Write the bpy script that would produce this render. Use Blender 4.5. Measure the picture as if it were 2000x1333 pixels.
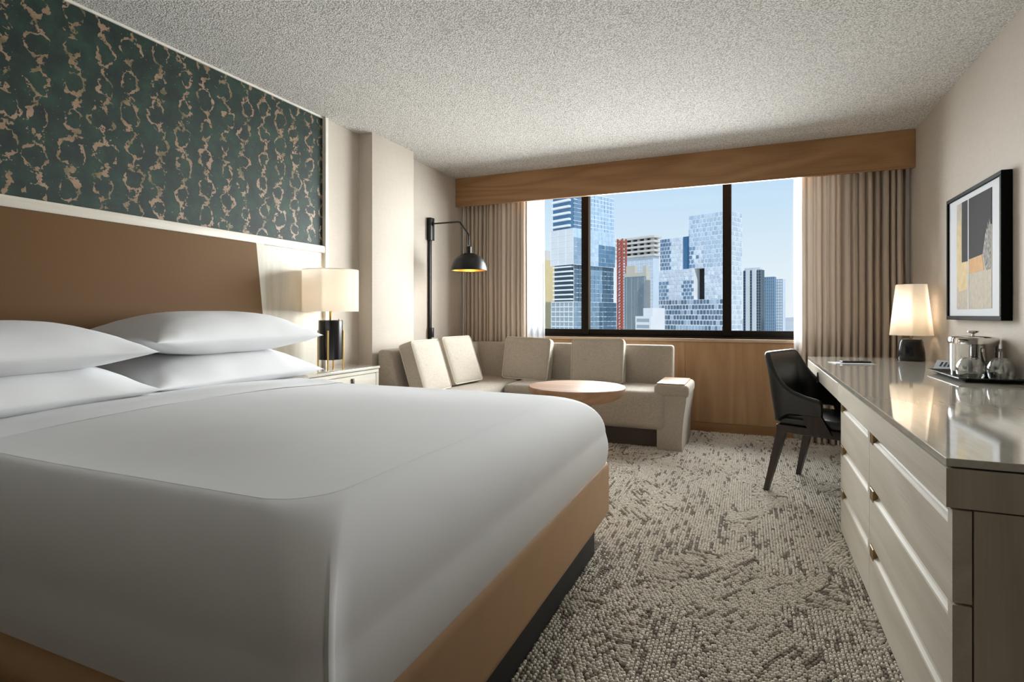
import bpy, bmesh, math, random
import numpy as np
from mathutils import Vector, Matrix, noise as mnoise
random.seed(7)
RNG = np.random.default_rng(11)
PI = math.pi
SC = bpy.context.scene
COL = SC.collection
for o in list(bpy.data.objects):
    bpy.data.objects.remove(o)

# ------------------------------------------------------------------ camera
FPX, YH, TH, CAMH = 1088.5, 615.4, math.radians(23.19), 1.05
cam = bpy.data.cameras.new('camera')
cam.sensor_width = 36.0
cam.lens = 36.0 * FPX / 2000.0
cam.shift_y = -(666.5 - YH) / 2000.0
cam.clip_start = 0.05
cam.clip_end = 20000
camo = bpy.data.objects.new('camera', cam)
camo.location = (0, 0, CAMH)
camo.rotation_euler = (PI / 2, 0, TH)
COL.objects.link(camo)
SC.camera = camo

# ------------------------------------------------------------------ view, sky, sun, daylight
SC.view_settings.view_transform = 'Standard'
SC.view_settings.look = 'None'
SC.view_settings.gamma = 1.0
SC.view_settings.use_curve_mapping = False
SC.view_settings.exposure = 0.10

world = bpy.data.worlds.new('world')
SC.world = world
world.use_nodes = True
wn = world.node_tree
wn.nodes.clear()
w_out = wn.nodes.new('ShaderNodeOutputWorld')
w_bg = wn.nodes.new('ShaderNodeBackground')
w_bg.inputs['Strength'].default_value = 0.95
w_tc = wn.nodes.new('ShaderNodeTexCoord')
w_sep = wn.nodes.new('ShaderNodeSeparateXYZ')
w_ramp = wn.nodes.new('ShaderNodeValToRGB')
wn.links.new(w_tc.outputs['Generated'], w_sep.inputs[0])
wn.links.new(w_sep.outputs['Z'], w_ramp.inputs[0])
wn.links.new(w_ramp.outputs[0], w_bg.inputs['Color'])
wn.links.new(w_bg.outputs[0], w_out.inputs[0])
cr = w_ramp.color_ramp
cr.elements[0].position = 0.0
cr.elements[0].color = (0.86, 0.91, 0.96, 1)
cr.elements[1].position = 1.0
cr.elements[1].color = (0.10, 0.24, 0.62, 1)
for p_, c_ in ((0.07, (0.80, 0.89, 0.97, 1)), (0.24, (0.52, 0.73, 0.95, 1)), (0.55, (0.25, 0.46, 0.84, 1))):
    e_ = cr.elements.new(p_)
    e_.color = c_

sun = bpy.data.lights.new('sun', 'SUN')
sun.energy = 2.6
sun.color = (1.0, 0.95, 0.88)
sun.angle = math.radians(0.6)
suno = bpy.data.objects.new('sun', sun)
suno.rotation_euler = (math.radians(48), 0, math.radians(35))
COL.objects.link(suno)

day = bpy.data.lights.new('window_daylight', 'AREA')
day.shape = 'RECTANGLE'
day.size = 4.6
day.size_y = 2.6
day.energy = 1100
day.color = (0.97, 0.985, 1.0)
dayo = bpy.data.objects.new('window_daylight', day)
dayo.location = (0.30, 6.9, 1.80)
dayo.rotation_euler = (math.radians(-81), 0, math.radians(-8))
COL.objects.link(dayo)

# ------------------------------------------------------------------ pixel to place helpers (photo frame 2000 x 1333)
RV = Vector((math.cos(TH), math.sin(TH), 0))
FV = Vector((-math.sin(TH), math.cos(TH), 0))
def ray(u, v):
    return FV + RV * ((u - 1000) / FPX) + Vector((0, 0, (YH - v) / FPX))
def on_y(u, v, Y):
    d = ray(u, v)
    return Vector((0, 0, CAMH)) + d * (Y / d.y)

# ------------------------------------------------------------------ material helpers
def lin(c):
    return tuple(((x / 255) / 12.92 if x / 255 <= 0.04045 else ((x / 255 + 0.055) / 1.055) ** 2.4) for x in c)
class NT:
    """small shader graph writer"""
    def __init__(s, name):
        s.m = bpy.data.materials.new(name)
        s.m.use_nodes = True
        s.t = s.m.node_tree
        s.t.nodes.clear()
        s.out = s.t.nodes.new('ShaderNodeOutputMaterial')
    def n(s, kind, **kw):
        nd = s.t.nodes.new('ShaderNode' + kind)
        for k, v in kw.items():
            setattr(nd, k, v)
        return nd
    def l(s, a, b):
        s.t.links.new(a, b)
    def put(s, inp, v):
        if isinstance(v, bpy.types.NodeSocket):
            s.l(v, inp)
        elif v is not None:
            if isinstance(v, (tuple, list)) and len(v) == 3 and inp.type == 'RGBA':
                v = (*v, 1)
            inp.default_value = v
    def math(s, op, a, b=None, c=None, clamp=False):
        nd = s.n('Math', operation=op, use_clamp=clamp)
        s.put(nd.inputs[0], a)
        s.put(nd.inputs[1], b)
        s.put(nd.inputs[2], c)
        return nd.outputs[0]
    def vec(s, x=0.0, y=0.0, z=0.0):
        nd = s.n('CombineXYZ')
        for i, v in enumerate((x, y, z)):
            s.put(nd.inputs[i], v)
        return nd.outputs[0]
    def co(s, scale=(1, 1, 1), rot=(0, 0, 0), which='Object'):
        tc = s.n('TexCoord')
        mp = s.n('Mapping')
        mp.inputs['Scale'].default_value = scale
        mp.inputs['Rotation'].default_value = rot
        s.l(tc.outputs[which], mp.inputs[0])
        return mp.outputs[0]
    def noise(s, vec, scale=5, detail=3, rough=0.5, dist=0.0):
        nd = s.n('TexNoise')
        s.put(nd.inputs['Vector'], vec)
        nd.inputs['Scale'].default_value = scale
        nd.inputs['Detail'].default_value = detail
        nd.inputs['Roughness'].default_value = rough
        nd.inputs['Distortion'].default_value = dist
        return nd.outputs[0]
    def ramp(s, fac, stops):
        nd = s.n('ValToRGB')
        s.put(nd.inputs[0], fac)
        r = nd.color_ramp
        r.elements[0].position, r.elements[1].position = stops[0][0], stops[-1][0]
        r.elements[0].color = (*stops[0][1], 1)
        r.elements[1].color = (*stops[-1][1], 1)
        for p, c in stops[1:-1]:
            r.elements.new(p).color = (*c, 1)
        return nd.outputs[0]
    def mix(s, fac, a, b):
        nd = s.n('Mix', data_type='RGBA')
        s.put(nd.inputs[0], fac)
        s.put(nd.inputs[6], a)
        s.put(nd.inputs[7], b)
        return nd.outputs[2]
    def bump(s, h, strength=0.3, dist=0.01):
        nd = s.n('Bump')
        nd.inputs['Strength'].default_value = strength
        nd.inputs['Distance'].default_value = dist
        s.l(h, nd.inputs['Height'])
        return nd.outputs[0]
    def bsdf(s, color, rough=0.5, metal=0.0, normal=None, spec=None, sheen=None, coat=None):
        b = s.n('BsdfPrincipled')
        s.put(b.inputs['Base Color'], color)
        s.put(b.inputs['Roughness'], rough)
        b.inputs['Metallic'].default_value = metal
        if spec is not None:
            b.inputs['Specular IOR Level'].default_value = spec
        if sheen is not None:
            b.inputs['Sheen Weight'].default_value = sheen
        if coat is not None:
            b.inputs['Coat Weight'].default_value = coat
            b.inputs['Coat Roughness'].default_value = 0.05
        if normal is not None:
            s.l(normal, b.inputs['Normal'])
        return b.outputs[0]
    def end(s, sh):
        s.l(sh, s.out.inputs['Surface'])
        return s.m

def m_plain(name, c, rough=0.5, metal=0.0, spec=None, var=0.06, scale=12, bump=0.0, bscale=200):
    t = NT(name)
    c = lin(c)
    co = t.co()
    nz = t.noise(co, scale, 4)
    dk = tuple(x * (1 - var) for x in c)
    lt = tuple(min(1, x * (1 + var)) for x in c)
    colr = t.ramp(nz, ((0.3, dk), (0.7, lt)))
    nm = t.bump(t.noise(co, bscale, 2), bump, 0.002) if bump else None
    return t.end(t.bsdf(colr, rough, metal, nm, spec))

def m_weave(name, c, rough=0.9, scale=600, contrast=0.18, bump=0.25, stretch=(1, 1, 1), spec=0.2, sheen=0.1):
    t = NT(name)
    c = lin(c)
    a = t.noise(t.co((stretch[0], stretch[1], stretch[2] * 0.12)), scale, 2)
    b = t.noise(t.co((stretch[0] * 0.12, stretch[1] * 0.12, stretch[2])), scale, 2)
    big = t.noise(t.co(), 3, 3)
    s_ = t.math('ADD', t.math('MULTIPLY', a, 0.5), t.math('MULTIPLY', b, 0.5))
    s2 = t.math('ADD', t.math('MULTIPLY', s_, 0.85), t.math('MULTIPLY', big, 0.15))
    colr = t.ramp(s2, ((0.36, tuple(x * (1 - contrast) for x in c)), (0.64, tuple(min(1, x * (1 + contrast)) for x in c))))
    return t.end(t.bsdf(colr, rough, 0, t.bump(s_, bump, 0.002), spec, sheen))

def m_wood(name, c1, c2, axis='x', rough=0.42, scale=1.0, spec=0.4, ring=1.0, bump=0.05):
    """long grain along one axis with cathedral figure"""
    t = NT(name)
    k = {'x': (0.12, 1, 1), 'y': (1, 0.12, 1), 'z': (1, 1, 0.12)}[axis]
    k2 = {'x': (0.02, 1, 1), 'y': (1, 0.02, 1), 'z': (1, 1, 0.02)}[axis]
    co = t.co(k)
    base = t.noise(co, 3.2 * scale, 2, 0.5, 0.3)
    w = t.math('FRACT', t.math('MULTIPLY', base, 9.0 * ring))
    tri = t.math('ABSOLUTE', t.math('SUBTRACT', t.math('MULTIPLY', w, 2.0), 1.0))
    fine = t.noise(t.co(k2), 160 * scale, 3, 0.6)
    f = t.math('ADD', t.math('MULTIPLY', tri, 0.38), t.math('MULTIPLY', fine, 0.62))
    colr = t.ramp(f, ((0.25, lin(c2)), (0.7, lin(c1))))
    return t.end(t.bsdf(colr, rough, 0, t.bump(fine, bump, 0.002), spec))

M = {}
# wall, ceiling
def m_wall(name, c):
    t = NT(name)
    c = lin(c)
    a = t.noise(t.co((1, 1, 0.04)), 260, 2)
    b = t.noise(t.co((0.04, 0.04, 1)), 260, 2)
    s_ = t.math('ADD', t.math('MULTIPLY', a, 0.5), t.math('MULTIPLY', b, 0.5))
    colr = t.ramp(s_, ((0.35, tuple(x * 0.94 for x in c)), (0.65, tuple(min(1, x * 1.05) for x in c))))
    return t.end(t.bsdf(colr, 0.75, 0, t.bump(s_, 0.12, 0.002), 0.25))
M['wall'] = m_wall('wall_vinyl', (197, 187, 175))
M['wall_taupe'] = m_wall('entry_wall_vinyl', (144, 133, 121))
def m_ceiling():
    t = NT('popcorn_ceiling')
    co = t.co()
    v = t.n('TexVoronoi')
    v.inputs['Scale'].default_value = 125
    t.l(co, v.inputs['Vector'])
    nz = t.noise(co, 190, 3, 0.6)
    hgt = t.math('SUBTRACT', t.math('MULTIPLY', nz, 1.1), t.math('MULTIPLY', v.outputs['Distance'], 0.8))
    c = t.ramp(hgt, ((0.0, lin((188, 185, 180))), (0.28, lin((238, 235, 230)))))  # low spots coloured darker to deepen the shade of the pits
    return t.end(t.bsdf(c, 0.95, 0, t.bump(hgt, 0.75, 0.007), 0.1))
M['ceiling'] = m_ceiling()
M['white_trim'] = m_plain('white_trim', (226, 221, 210), 0.45)
M['cream_wood'] = m_wood('cream_wood', (210, 204, 190), (198, 191, 175), 'z', 0.45, 1.2)
M['cream_wood_y'] = m_wood('cream_wood_long', (214, 208, 194), (200, 192, 176), 'y', 0.45, 1.2)
M['desk_wood'] = m_wood('desk_pale_wood', (214, 206, 191), (196, 187, 170), 'y', 0.55, 1.3, 0.2, ring=0.6)
M['desk_side'] = m_wood('desk_side_wood', (206, 196, 180), (186, 176, 158), 'z', 0.4, 1.3, ring=0.6)
M['oak'] = m_wood('oak_pelmet', (176, 136, 96), (152, 112, 74), 'x', 0.42, 1.0)
M['oak_v'] = m_wood('oak_panel', (190, 152, 112), (172, 133, 94), 'z', 0.42, 0.9, ring=0.7)
M['table_wood'] = m_wood('table_wood', (172, 136, 106), (150, 112, 82), 'x', 0.5, 1.2, ring=0.7)
M['arm_wood'] = m_wood('arm_wood', (200, 174, 148), (182, 154, 128), 'x', 0.4, 1.2, ring=0.7)
M['dark_wood'] = m_wood('dark_walnut', (52, 35, 28), (33, 22, 18), 'z', 0.4, 1.2)
M['tan'] = m_plain('tan_leather', (172, 134, 94), 0.42, spec=0.45, bump=0.08, bscale=420, var=0.04)
M['tan_fabric'] = m_weave('tan_panel_fabric', (103, 74, 42), 0.7, 500, 0.06, 0.1)
M['sofa'] = m_weave('sofa_fabric', (170, 160, 147), 0.95, 420, 0.2, 0.35)
M['cushion'] = m_weave('cushion_fabric', (184, 174, 160), 0.95, 420, 0.2, 0.35)
M['piping'] = m_weave('piping_fabric', (206, 197, 181), 0.95, 420, 0.12, 0.2)
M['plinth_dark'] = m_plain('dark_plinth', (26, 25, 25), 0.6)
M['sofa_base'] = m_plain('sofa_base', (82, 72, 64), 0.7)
M['linen'] = m_plain('white_linen', (232, 232, 233), 0.85, var=0.012, scale=5, bump=0.03, bscale=700, spec=0.2)
M['black_metal'] = m_plain('black_metal', (24, 24, 23), 0.38, 0.3)
M['black_gloss'] = m_plain('black_ceramic', (16, 15, 16), 0.22)
M['bronze'] = m_plain('bronze_window_frame', (42, 37, 33), 0.85, 0.0, 0.0)
M['brass'] = m_plain('brass', (204, 170, 104), 0.28, 1.0)
M['pull_brass'] = m_plain('antique_brass', (146, 122, 82), 0.4, 0.9)
M['gold_leaf'] = m_plain('gold_leaf', (232, 172, 72), 0.4, 0.8)
M['leather_black'] = m_plain('black_leather', (21, 23, 22), 0.36, spec=0.5, bump=0.12, bscale=380)
M['strap'] = m_plain('brown_leather_strap', (62, 40, 28), 0.5)
M['chrome'] = m_plain('chrome', (225, 222, 218), 0.08, 1.0, var=0.01)
M['steel'] = m_plain('brushed_steel', (196, 190, 184), 0.22, 1.0, var=0.02)
M['frame_black'] = m_plain('black_frame', (17, 17, 17), 0.6, 0.0, 0.05)
M['black_plastic'] = m_plain('black_tray', (20, 20, 20), 0.3)
M['paper'] = m_plain('paper', (206, 208, 213), 0.8, var=0.01)
M['paper_blue'] = m_plain('paper_bluegrey', (205, 214, 222), 0.7, var=0.02)
M['print_dark'] = m_plain('dark_ink', (40, 46, 62), 0.7)
M['art_black'] = m_weave('art_black', (32, 31, 31), 0.85, 90, 0.25, 0.05, (1, 1, 0.05))
M['art_gold'] = m_plain('art_gold', (186, 128, 30), 0.7, var=0.1, scale=30)
M['art_pale_gold'] = m_plain('art_pale_gold', (196, 170, 116), 0.7, var=0.12, scale=22)
M['art_beige'] = m_plain('art_beige', (180, 169, 152), 0.8, var=0.1, scale=35)
M['art_mix'] = m_plain('art_charcoal_wash', (126, 122, 118), 0.8, var=0.75, scale=60)

def m_stone():
    t = NT('polished_stone_top')
    c = t.noise(t.co((1, 0.15, 1)), 60, 3)
    colr = t.ramp(c, ((0.35, lin((206, 200, 187))), (0.65, lin((214, 209, 197)))))
    return t.end(t.bsdf(colr, 0.06, 0, None, 0.75, coat=0.5))
M['stone'] = m_stone()

def m_glass_thin(name, tint=(1, 1, 1), refl=0.05, rough=0.0):
    t = NT(name)
    a = t.n('BsdfTransparent')
    a.inputs[0].default_value = (*tint, 1)
    g = t.n('BsdfGlossy')
    g.inputs['Roughness'].default_value = rough
    lw = t.n('LayerWeight')
    lw.inputs[0].default_value = 0.25
    f = t.math('ADD', t.math('MULTIPLY', lw.outputs['Facing'], refl * 4), refl, clamp=True)
    mx = t.n('MixShader')
    t.l(f, mx.inputs[0])
    t.l(a.outputs[0], mx.inputs[1])
    t.l(g.outputs[0], mx.inputs[2])
    return t.end(mx.outputs[0])
M['window_glass'] = m_glass_thin('window_glass', (0.97, 0.985, 0.98), 0.004)
M['tumbler_glass'] = m_glass_thin('tumbler_glass', (0.95, 0.96, 0.95), 0.17)

def m_shade(name, c, em=0.0):
    t = NT(name)
    fz = t.noise(t.co((1, 1, 1)), 500, 2)
    colr = t.ramp(fz, ((0.3, tuple(x * 0.96 for x in lin(c))), (0.7, lin(c))))
    d = t.n('BsdfDiffuse')
    tr = t.n('BsdfTranslucent')
    t.l(colr, d.inputs[0])
    t.l(colr, tr.inputs[0])
    mx = t.n('MixShader')
    mx.inputs[0].default_value = 0.72
    t.l(d.outputs[0], mx.inputs[1])
    t.l(tr.outputs[0], mx.inputs[2])
    return t.end(mx.outputs[0])
M['shade'] = m_shade('linen_lampshade', (250, 246, 240))
def m_emit(name, c, s_):
    t = NT(name)
    e = t.n('Emission')
    e.inputs[0].default_value = (*lin(c), 1)
    e.inputs[1].default_value = s_
    return t.end(e.outputs[0])
M['bulb'] = m_emit('warm_bulb', (255, 214, 150), 6)

def m_curtain():
    t = NT('pleat_tone_drape')
    co = t.co((1, 1, 0.02))
    nz = t.noise(co, 500, 2)
    band = t.noise(t.co((1, 0, 0)), 26, 1)  # vertical bands put the pleats' light and dark into the cloth colour
    c = t.ramp(band, ((0.35, lin((186, 170, 154))), (0.5, lin((212, 198, 182))), (0.65, lin((196, 180, 164)))))
    c2 = t.mix(t.math('MULTIPLY', nz, 0.25), c, lin((150, 132, 118)))
    tl = t.n('BsdfTranslucent')
    t.l(c2, tl.inputs[0])
    mx = t.n('MixShader')
    mx.inputs[0].default_value = 0.06
    t.l(t.bsdf(c2, 0.8, 0, t.bump(nz, 0.1, 0.002), 0.2, 0.2), mx.inputs[1])
    t.l(tl.outputs[0], mx.inputs[2])
    return t.end(mx.outputs[0])
M['drape'] = m_curtain()
def m_sheer():
    t = NT('sheer_voile')
    tr = t.n('BsdfTransparent')
    tl = t.n('BsdfTranslucent')
    d = t.n('BsdfDiffuse')
    tl.inputs[0].default_value = (0.62, 0.64, 0.67, 1)
    d.inputs[0].default_value = (0.88, 0.9, 0.93, 1)
    weave = t.noise(t.co((1, 1, 0.05)), 900, 2)
    a = t.n('MixShader')
    a.inputs[0].default_value = 0.5
    t.l(tl.outputs[0], a.inputs[1])
    t.l(d.outputs[0], a.inputs[2])
    b = t.n('MixShader')
    t.l(t.math('ADD', t.math('MULTIPLY', weave, 0.25), 0.42, clamp=True), b.inputs[0])
    t.l(tr.outputs[0], b.inputs[1])
    t.l(a.outputs[0], b.inputs[2])
    return t.end(b.outputs[0])
M['sheer'] = m_sheer()

def m_wallpaper():
    t = NT('green_bronze_wallpaper')
    tc = t.n('TexCoord')
    sp = t.n('SeparateXYZ')
    t.l(tc.outputs['Object'], sp.inputs[0])
    co = tc.outputs['Object']
    def dis(scale, amp, off):
        nn = t.n('TexNoise')
        ad = t.n('VectorMath', operation='ADD')
        t.l(co, ad.inputs[0])
        ad.inputs[1].default_value = (off, off * 1.7, off * 0.6)
        t.l(ad.outputs[0], nn.inputs['Vector'])
        nn.inputs['Scale'].default_value = scale
        nn.inputs['Detail'].default_value = 3
        return t.math('MULTIPLY', t.math('SUBTRACT', nn.outputs[0], 0.5), amp)
    y = t.math('ADD', t.math('ADD', sp.outputs['Y'], dis(13, 0.085, 3.1)), dis(60, 0.026, 9.3))
    z = t.math('ADD', t.math('ADD', sp.outputs['Z'], dis(13, 0.085, 7.7)), dis(60, 0.026, 1.9))
    PW, PH = 0.131, 0.158
    cy = t.math('DIVIDE', y, PW)
    col_ = t.math('FLOOR', cy)
    fy = t.math('MULTIPLY', t.math('SUBTRACT', t.math('FRACT', cy), 0.5), PW)
    wn1 = t.n('TexWhiteNoise', noise_dimensions='1D')
    t.l(col_, wn1.inputs['W'])
    cz = t.math('ADD', t.math('DIVIDE', z, PH), t.math('MULTIPLY', wn1.outputs[0], 0.9))
    row = t.math('FLOOR', cz)
    fz = t.math('MULTIPLY', t.math('SUBTRACT', t.math('FRACT', cz), 0.5), PH)
    wn2 = t.n('TexWhiteNoise', noise_dimensions='2D')
    t.l(t.vec(col_, row, 0), wn2.inputs['Vector'])
    rs = t.n('SeparateColor')
    t.l(wn2.outputs['Color'], rs.inputs[0])
    r1, r2, r3 = rs.outputs[0], rs.outputs[1], rs.outputs[2]
    rad = t.math('ADD', 0.034, t.math('MULTIPLY', r1, 0.018))
    fy2 = t.math('MULTIPLY', t.math('ADD', fy, t.math('MULTIPLY', t.math('SUBTRACT', r2, 0.5), 0.03)), 1.08)
    fz2 = t.math('MULTIPLY', fz, 0.86)
    d = t.math('SQRT', t.math('ADD', t.math('MULTIPLY', fy2, fy2), t.math('MULTIPLY', fz2, fz2)))
    nA = t.noise(co, 22, 2)
    nB = t.noise(co, 45, 3, 0.6)
    width = t.math('MAXIMUM', t.math('MULTIPLY', t.math('SUBTRACT', nA, 0.385), 0.042), 0.0)
    ringm = t.math('LESS_THAN', t.math('ABSOLUTE', t.math('SUBTRACT', d, rad)), width)
    # joints where one ring hangs from the next
    azf = t.math('SUBTRACT', PH / 2, t.math('ABSOLUTE', fz))
    spine_w = t.math('MULTIPLY', t.math('SUBTRACT', nB, 0.33), 0.036)
    spine = t.math('MULTIPLY', t.math('LESS_THAN', t.math('ABSOLUTE', fy2), spine_w), t.math('LESS_THAN', azf, 0.032))
    # spiky blot
    blob_d = t.math('SQRT', t.math('ADD', t.math('MULTIPLY', fy2, fy2), t.math('MULTIPLY', azf, azf)))
    blob = t.math('LESS_THAN', blob_d, t.math('MULTIPLY', t.math('SUBTRACT', nB, 0.38), 0.11))
    keep = t.math('GREATER_THAN', t.noise(co, 34, 3, 0.7), 0.43)
    msk = t.math('MULTIPLY', t.math('MAXIMUM', t.math('MAXIMUM', ringm, spine), blob), keep)
    spots = t.math('GREATER_THAN', t.noise(co, 95, 2), 0.735)
    msk = t.math('MAXIMUM', msk, spots)
    g = t.ramp(t.noise(co, 9, 5, 0.65), ((0.3, lin((24, 33, 30))), (0.5, lin((31, 49, 42))), (0.72, lin((38, 66, 51)))))
    bz = t.ramp(t.noise(co, 12, 3), ((0.3, lin((84, 84, 54))), (0.5, lin((142, 117, 93))), (0.7, lin((158, 132, 110)))))
    colr = t.mix(msk, g, bz)
    rgh = t.math('SUBTRACT', 0.6, t.math('MULTIPLY', msk, 0.15))
    return t.end(t.bsdf(colr, rgh, 0, None, 0.35))
M['wallpaper'] = m_wallpaper()

def m_attr(name, attr, rough, spec=0.3, metal=0.0, bumpscale=0):
    t = NT(name)
    a = t.n('VertexColor', layer_name=attr)
    nm = t.bump(t.noise(t.co(), bumpscale, 2), 0.4, 0.002) if bumpscale else None
    return t.end(t.bsdf(a.outputs[0], rough, metal, nm, spec))
M['pile'] = m_attr('carpet_pile', 'yarn', 0.95, 0.1, 0, 900)
M['pane'] = m_attr('tower_pane', 'tint', 0.10, 0.6, 0.08)  # vertex colours of the city panes, painted reflections included
def m_carpet_base():
    t = NT('carpet_backing')
    nz = t.noise(t.co(), 14, 4)
    c = t.ramp(nz, ((0.35, lin((86, 78, 69))), (0.65, lin((112, 103, 92)))))
    return t.end(t.bsdf(c, 0.95, 0, t.bump(t.noise(t.co(), 300, 2), 0.5, 0.004), 0.1))
M['carpet_base'] = m_carpet_base()

# ------------------------------------------------------------------ mesh helpers
class MB:
    def __init__(s):
        s.v, s.f = [], []
    def add(s, v, f):
        o = len(s.v)
        s.v += [tuple(p) for p in v]
        s.f += [tuple(i + o for i in q) for q in f]
        return s
    def box(s, x0, x1, y0, y1, z0, z1):
        return s.add([(x0, y0, z0), (x1, y0, z0), (x1, y1, z0), (x0, y1, z0), (x0, y0, z1), (x1, y0, z1), (x1, y1, z1), (x0, y1, z1)],
                     [(0, 3, 2, 1), (4, 5, 6, 7), (0, 1, 5, 4), (1, 2, 6, 5), (2, 3, 7, 6), (3, 0, 4, 7)])
    def rbox(s, x0, x1, y0, y1, z0, z1, r=0.01, seg=3):
        bm = bmesh.new()
        bmesh.ops.create_cube(bm, size=1)
        for v in bm.verts:
            v.co = Vector(((x0 + x1) / 2 + v.co.x * (x1 - x0), (y0 + y1) / 2 + v.co.y * (y1 - y0), (z0 + z1) / 2 + v.co.z * (z1 - z0)))
        bmesh.ops.bevel(bm, geom=list(bm.edges), offset=r, segments=seg, profile=0.5, affect='EDGES')
        s.bm(bm)
        return s
    def bm(s, bm):
        bm.verts.index_update()
        s.add([v.co[:] for v in bm.verts], [[v.index for v in f.verts] for f in bm.faces])
        bm.free()
    def lathe(s, prof, seg=32, c=(0, 0, 0), cap0=True, cap1=True):
        n = len(prof)
        v, f = [], []
        for i in range(seg):
            a = 2 * PI * i / seg
            for r, z in prof:
                v.append((c[0] + r * math.cos(a), c[1] + r * math.sin(a), c[2] + z))
        for i in range(seg):
            j = (i + 1) % seg
            for k in range(n - 1):
                f.append((i * n + k, j * n + k, j * n + k + 1, i * n + k + 1))
        if cap0 and prof[0][0] > 1e-6:
            f.append([i * n for i in range(seg)][::-1])
        if cap1 and prof[-1][0] > 1e-6:
            f.append([i * n + n - 1 for i in range(seg)])
        return s.add(v, f)
    def tube(s, pts, r, seg=10, closed=False, cap=True):
        pts = [Vector(p) for p in pts]
        n = len(pts)
        rr = r if isinstance(r, (list, tuple)) else [r] * n
        v, f = [], []
        prev = None
        for i, p in enumerate(pts):
            a = pts[(i - 1) % n] if (closed or i > 0) else p
            b = pts[(i + 1) % n] if (closed or i < n - 1) else p
            d = (b - a).normalized()
            if prev is None:
                up = Vector((0, 0, 1)) if abs(d.z) < 0.9 else Vector((1, 0, 0))
                e1 = d.cross(up).normalized()
            else:
                e1 = (prev - d * prev.dot(d)).normalized()
            prev = e1
            e2 = d.cross(e1)
            for k in range(seg):
                t = 2 * PI * k / seg
                v.append(p + (e1 * math.cos(t) + e2 * math.sin(t)) * rr[i])
        for i in range(n if closed else n - 1):
            j = (i + 1) % n
            for k in range(seg):
                m = (k + 1) % seg
                f.append((i * seg + k, i * seg + m, j * seg + m, j * seg + k))
        if cap and not closed:
            f.append(list(range(seg))[::-1])
            f.append([(n - 1) * seg + k for k in range(seg)])
        return s.add(v, f)
    def prism(s, poly, axis, a, b):
        """poly in the two other axes (cyclic order), pushed from a to b along axis"""
        def mk(p, t):
            return {'x': (t, p[0], p[1]), 'y': (p[0], t, p[1]), 'z': (p[0], p[1], t)}[axis]
        n = len(poly)
        v = [mk(p, a) for p in poly] + [mk(p, b) for p in poly]
        f = [list(range(n))[::-1], list(range(n, 2 * n))]
        f += [(i, (i + 1) % n, n + (i + 1) % n, n + i) for i in range(n)]
        return s.add(v, f)
    def grid(s, P):
        """P[i][j] points"""
        n, m = len(P), len(P[0])
        return s.add([p for r in P for p in r], [(i * m + j, (i + 1) * m + j, (i + 1) * m + j + 1, i * m + j + 1) for i in range(n - 1) for j in range(m - 1)])
    def hexa(s, b, t):
        """four bottom points, four top points"""
        return s.add(list(b) + list(t), [(0, 3, 2, 1), (4, 5, 6, 7), (0, 1, 5, 4), (1, 2, 6, 5), (2, 3, 7, 6), (3, 0, 4, 7)])

def mesh_obj(name, mb, mat, parent=None, off=(0, 0, 0), smooth=35, fixn=True, world_loc=None):
    me = bpy.data.meshes.new(name)
    off = Vector(off)
    me.from_pydata([tuple(Vector(p) - off) for p in mb.v], [], mb.f)
    if fixn:
        bm = bmesh.new()
        bm.from_mesh(me)
        bmesh.ops.recalc_face_normals(bm, faces=list(bm.faces))
        bm.to_mesh(me)
        bm.free()
    me.materials.append(M[mat] if isinstance(mat, str) else mat)
    if smooth:
        me.polygons.foreach_set('use_smooth', [True] * len(me.polygons))
        me.set_sharp_from_angle(angle=math.radians(smooth))
    o = bpy.data.objects.new(name, me)
    COL.objects.link(o)
    if parent is not None:
        o.parent = parent
    return o
def tag(o, label, cat, group=None):
    o['label'] = label
    o['category'] = cat
    if group:
        o['group'] = group
    return o
def thing(name, label, cat, loc=(0, 0, 0), rz=0, group=None):
    o = bpy.data.objects.new(name, None)
    o.empty_display_size = 0.1
    o.location = loc
    o.rotation_euler = (0, 0, rz)
    COL.objects.link(o)
    return tag(o, label, cat, group)
def part(t, name, mb, mat, smooth=35, sub_of=None, local=False, label=None, kind=None):
    """mesh given in world coordinates (unrotated thing) or local ones"""
    o = mesh_obj(name, mb, mat, sub_of or t, (0, 0, 0) if local else t.location, smooth)
    if label:
        o['label'] = label
    if kind:
        o['kind'] = kind
    return o
def single(name, mb, mat, label, cat, loc=None, group=None, smooth=35):
    loc = loc if loc is not None else (0, 0, 0)
    o = mesh_obj(name, mb, mat, None, loc, smooth)
    o.location = loc
    return tag(o, label, cat, group)
def struct(name, mb, mat, parent=None, smooth=35):
    o = mesh_obj(name, mb, mat, parent, (0, 0, 0), smooth)
    if parent is None:
        o['kind'] = 'structure'
    return o
def B(*a):
    return MB().box(*a)
def RB(*a, **k):
    return MB().rbox(*a, **k)

# ------------------------------------------------------------------ the room
XL, XR, YW, YB, ZC = -2.77, 1.13, 5.31, -2.4, 2.44
floor = struct('floor', B(XL - 0.2, XR + 0.2, YB - 0.2, YW + 0.25, -0.2, 0), 'carpet_base')
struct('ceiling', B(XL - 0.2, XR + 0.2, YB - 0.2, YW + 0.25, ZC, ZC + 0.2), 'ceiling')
wl = struct('wall_left', B(XL - 0.2, XL, YB - 0.2, YW + 0.25, 0, ZC), 'wall')
struct('wallpaper_panel', B(XL, XL + 0.004, -1.2, 3.075, 1.53, ZC - 0.012), 'wallpaper', wl)
struct('top_bead', B(XL, XL + 0.012, -1.2, 3.10, ZC - 0.012, ZC), 'white_trim', wl)
struct('wall_right', B(XR, XR + 0.2, YB - 0.2, YW + 0.25, 0, ZC), 'wall')
struct('wall_back', B(XL, XR, YB - 0.2, YB, 0, ZC), 'wall_taupe')
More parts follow.
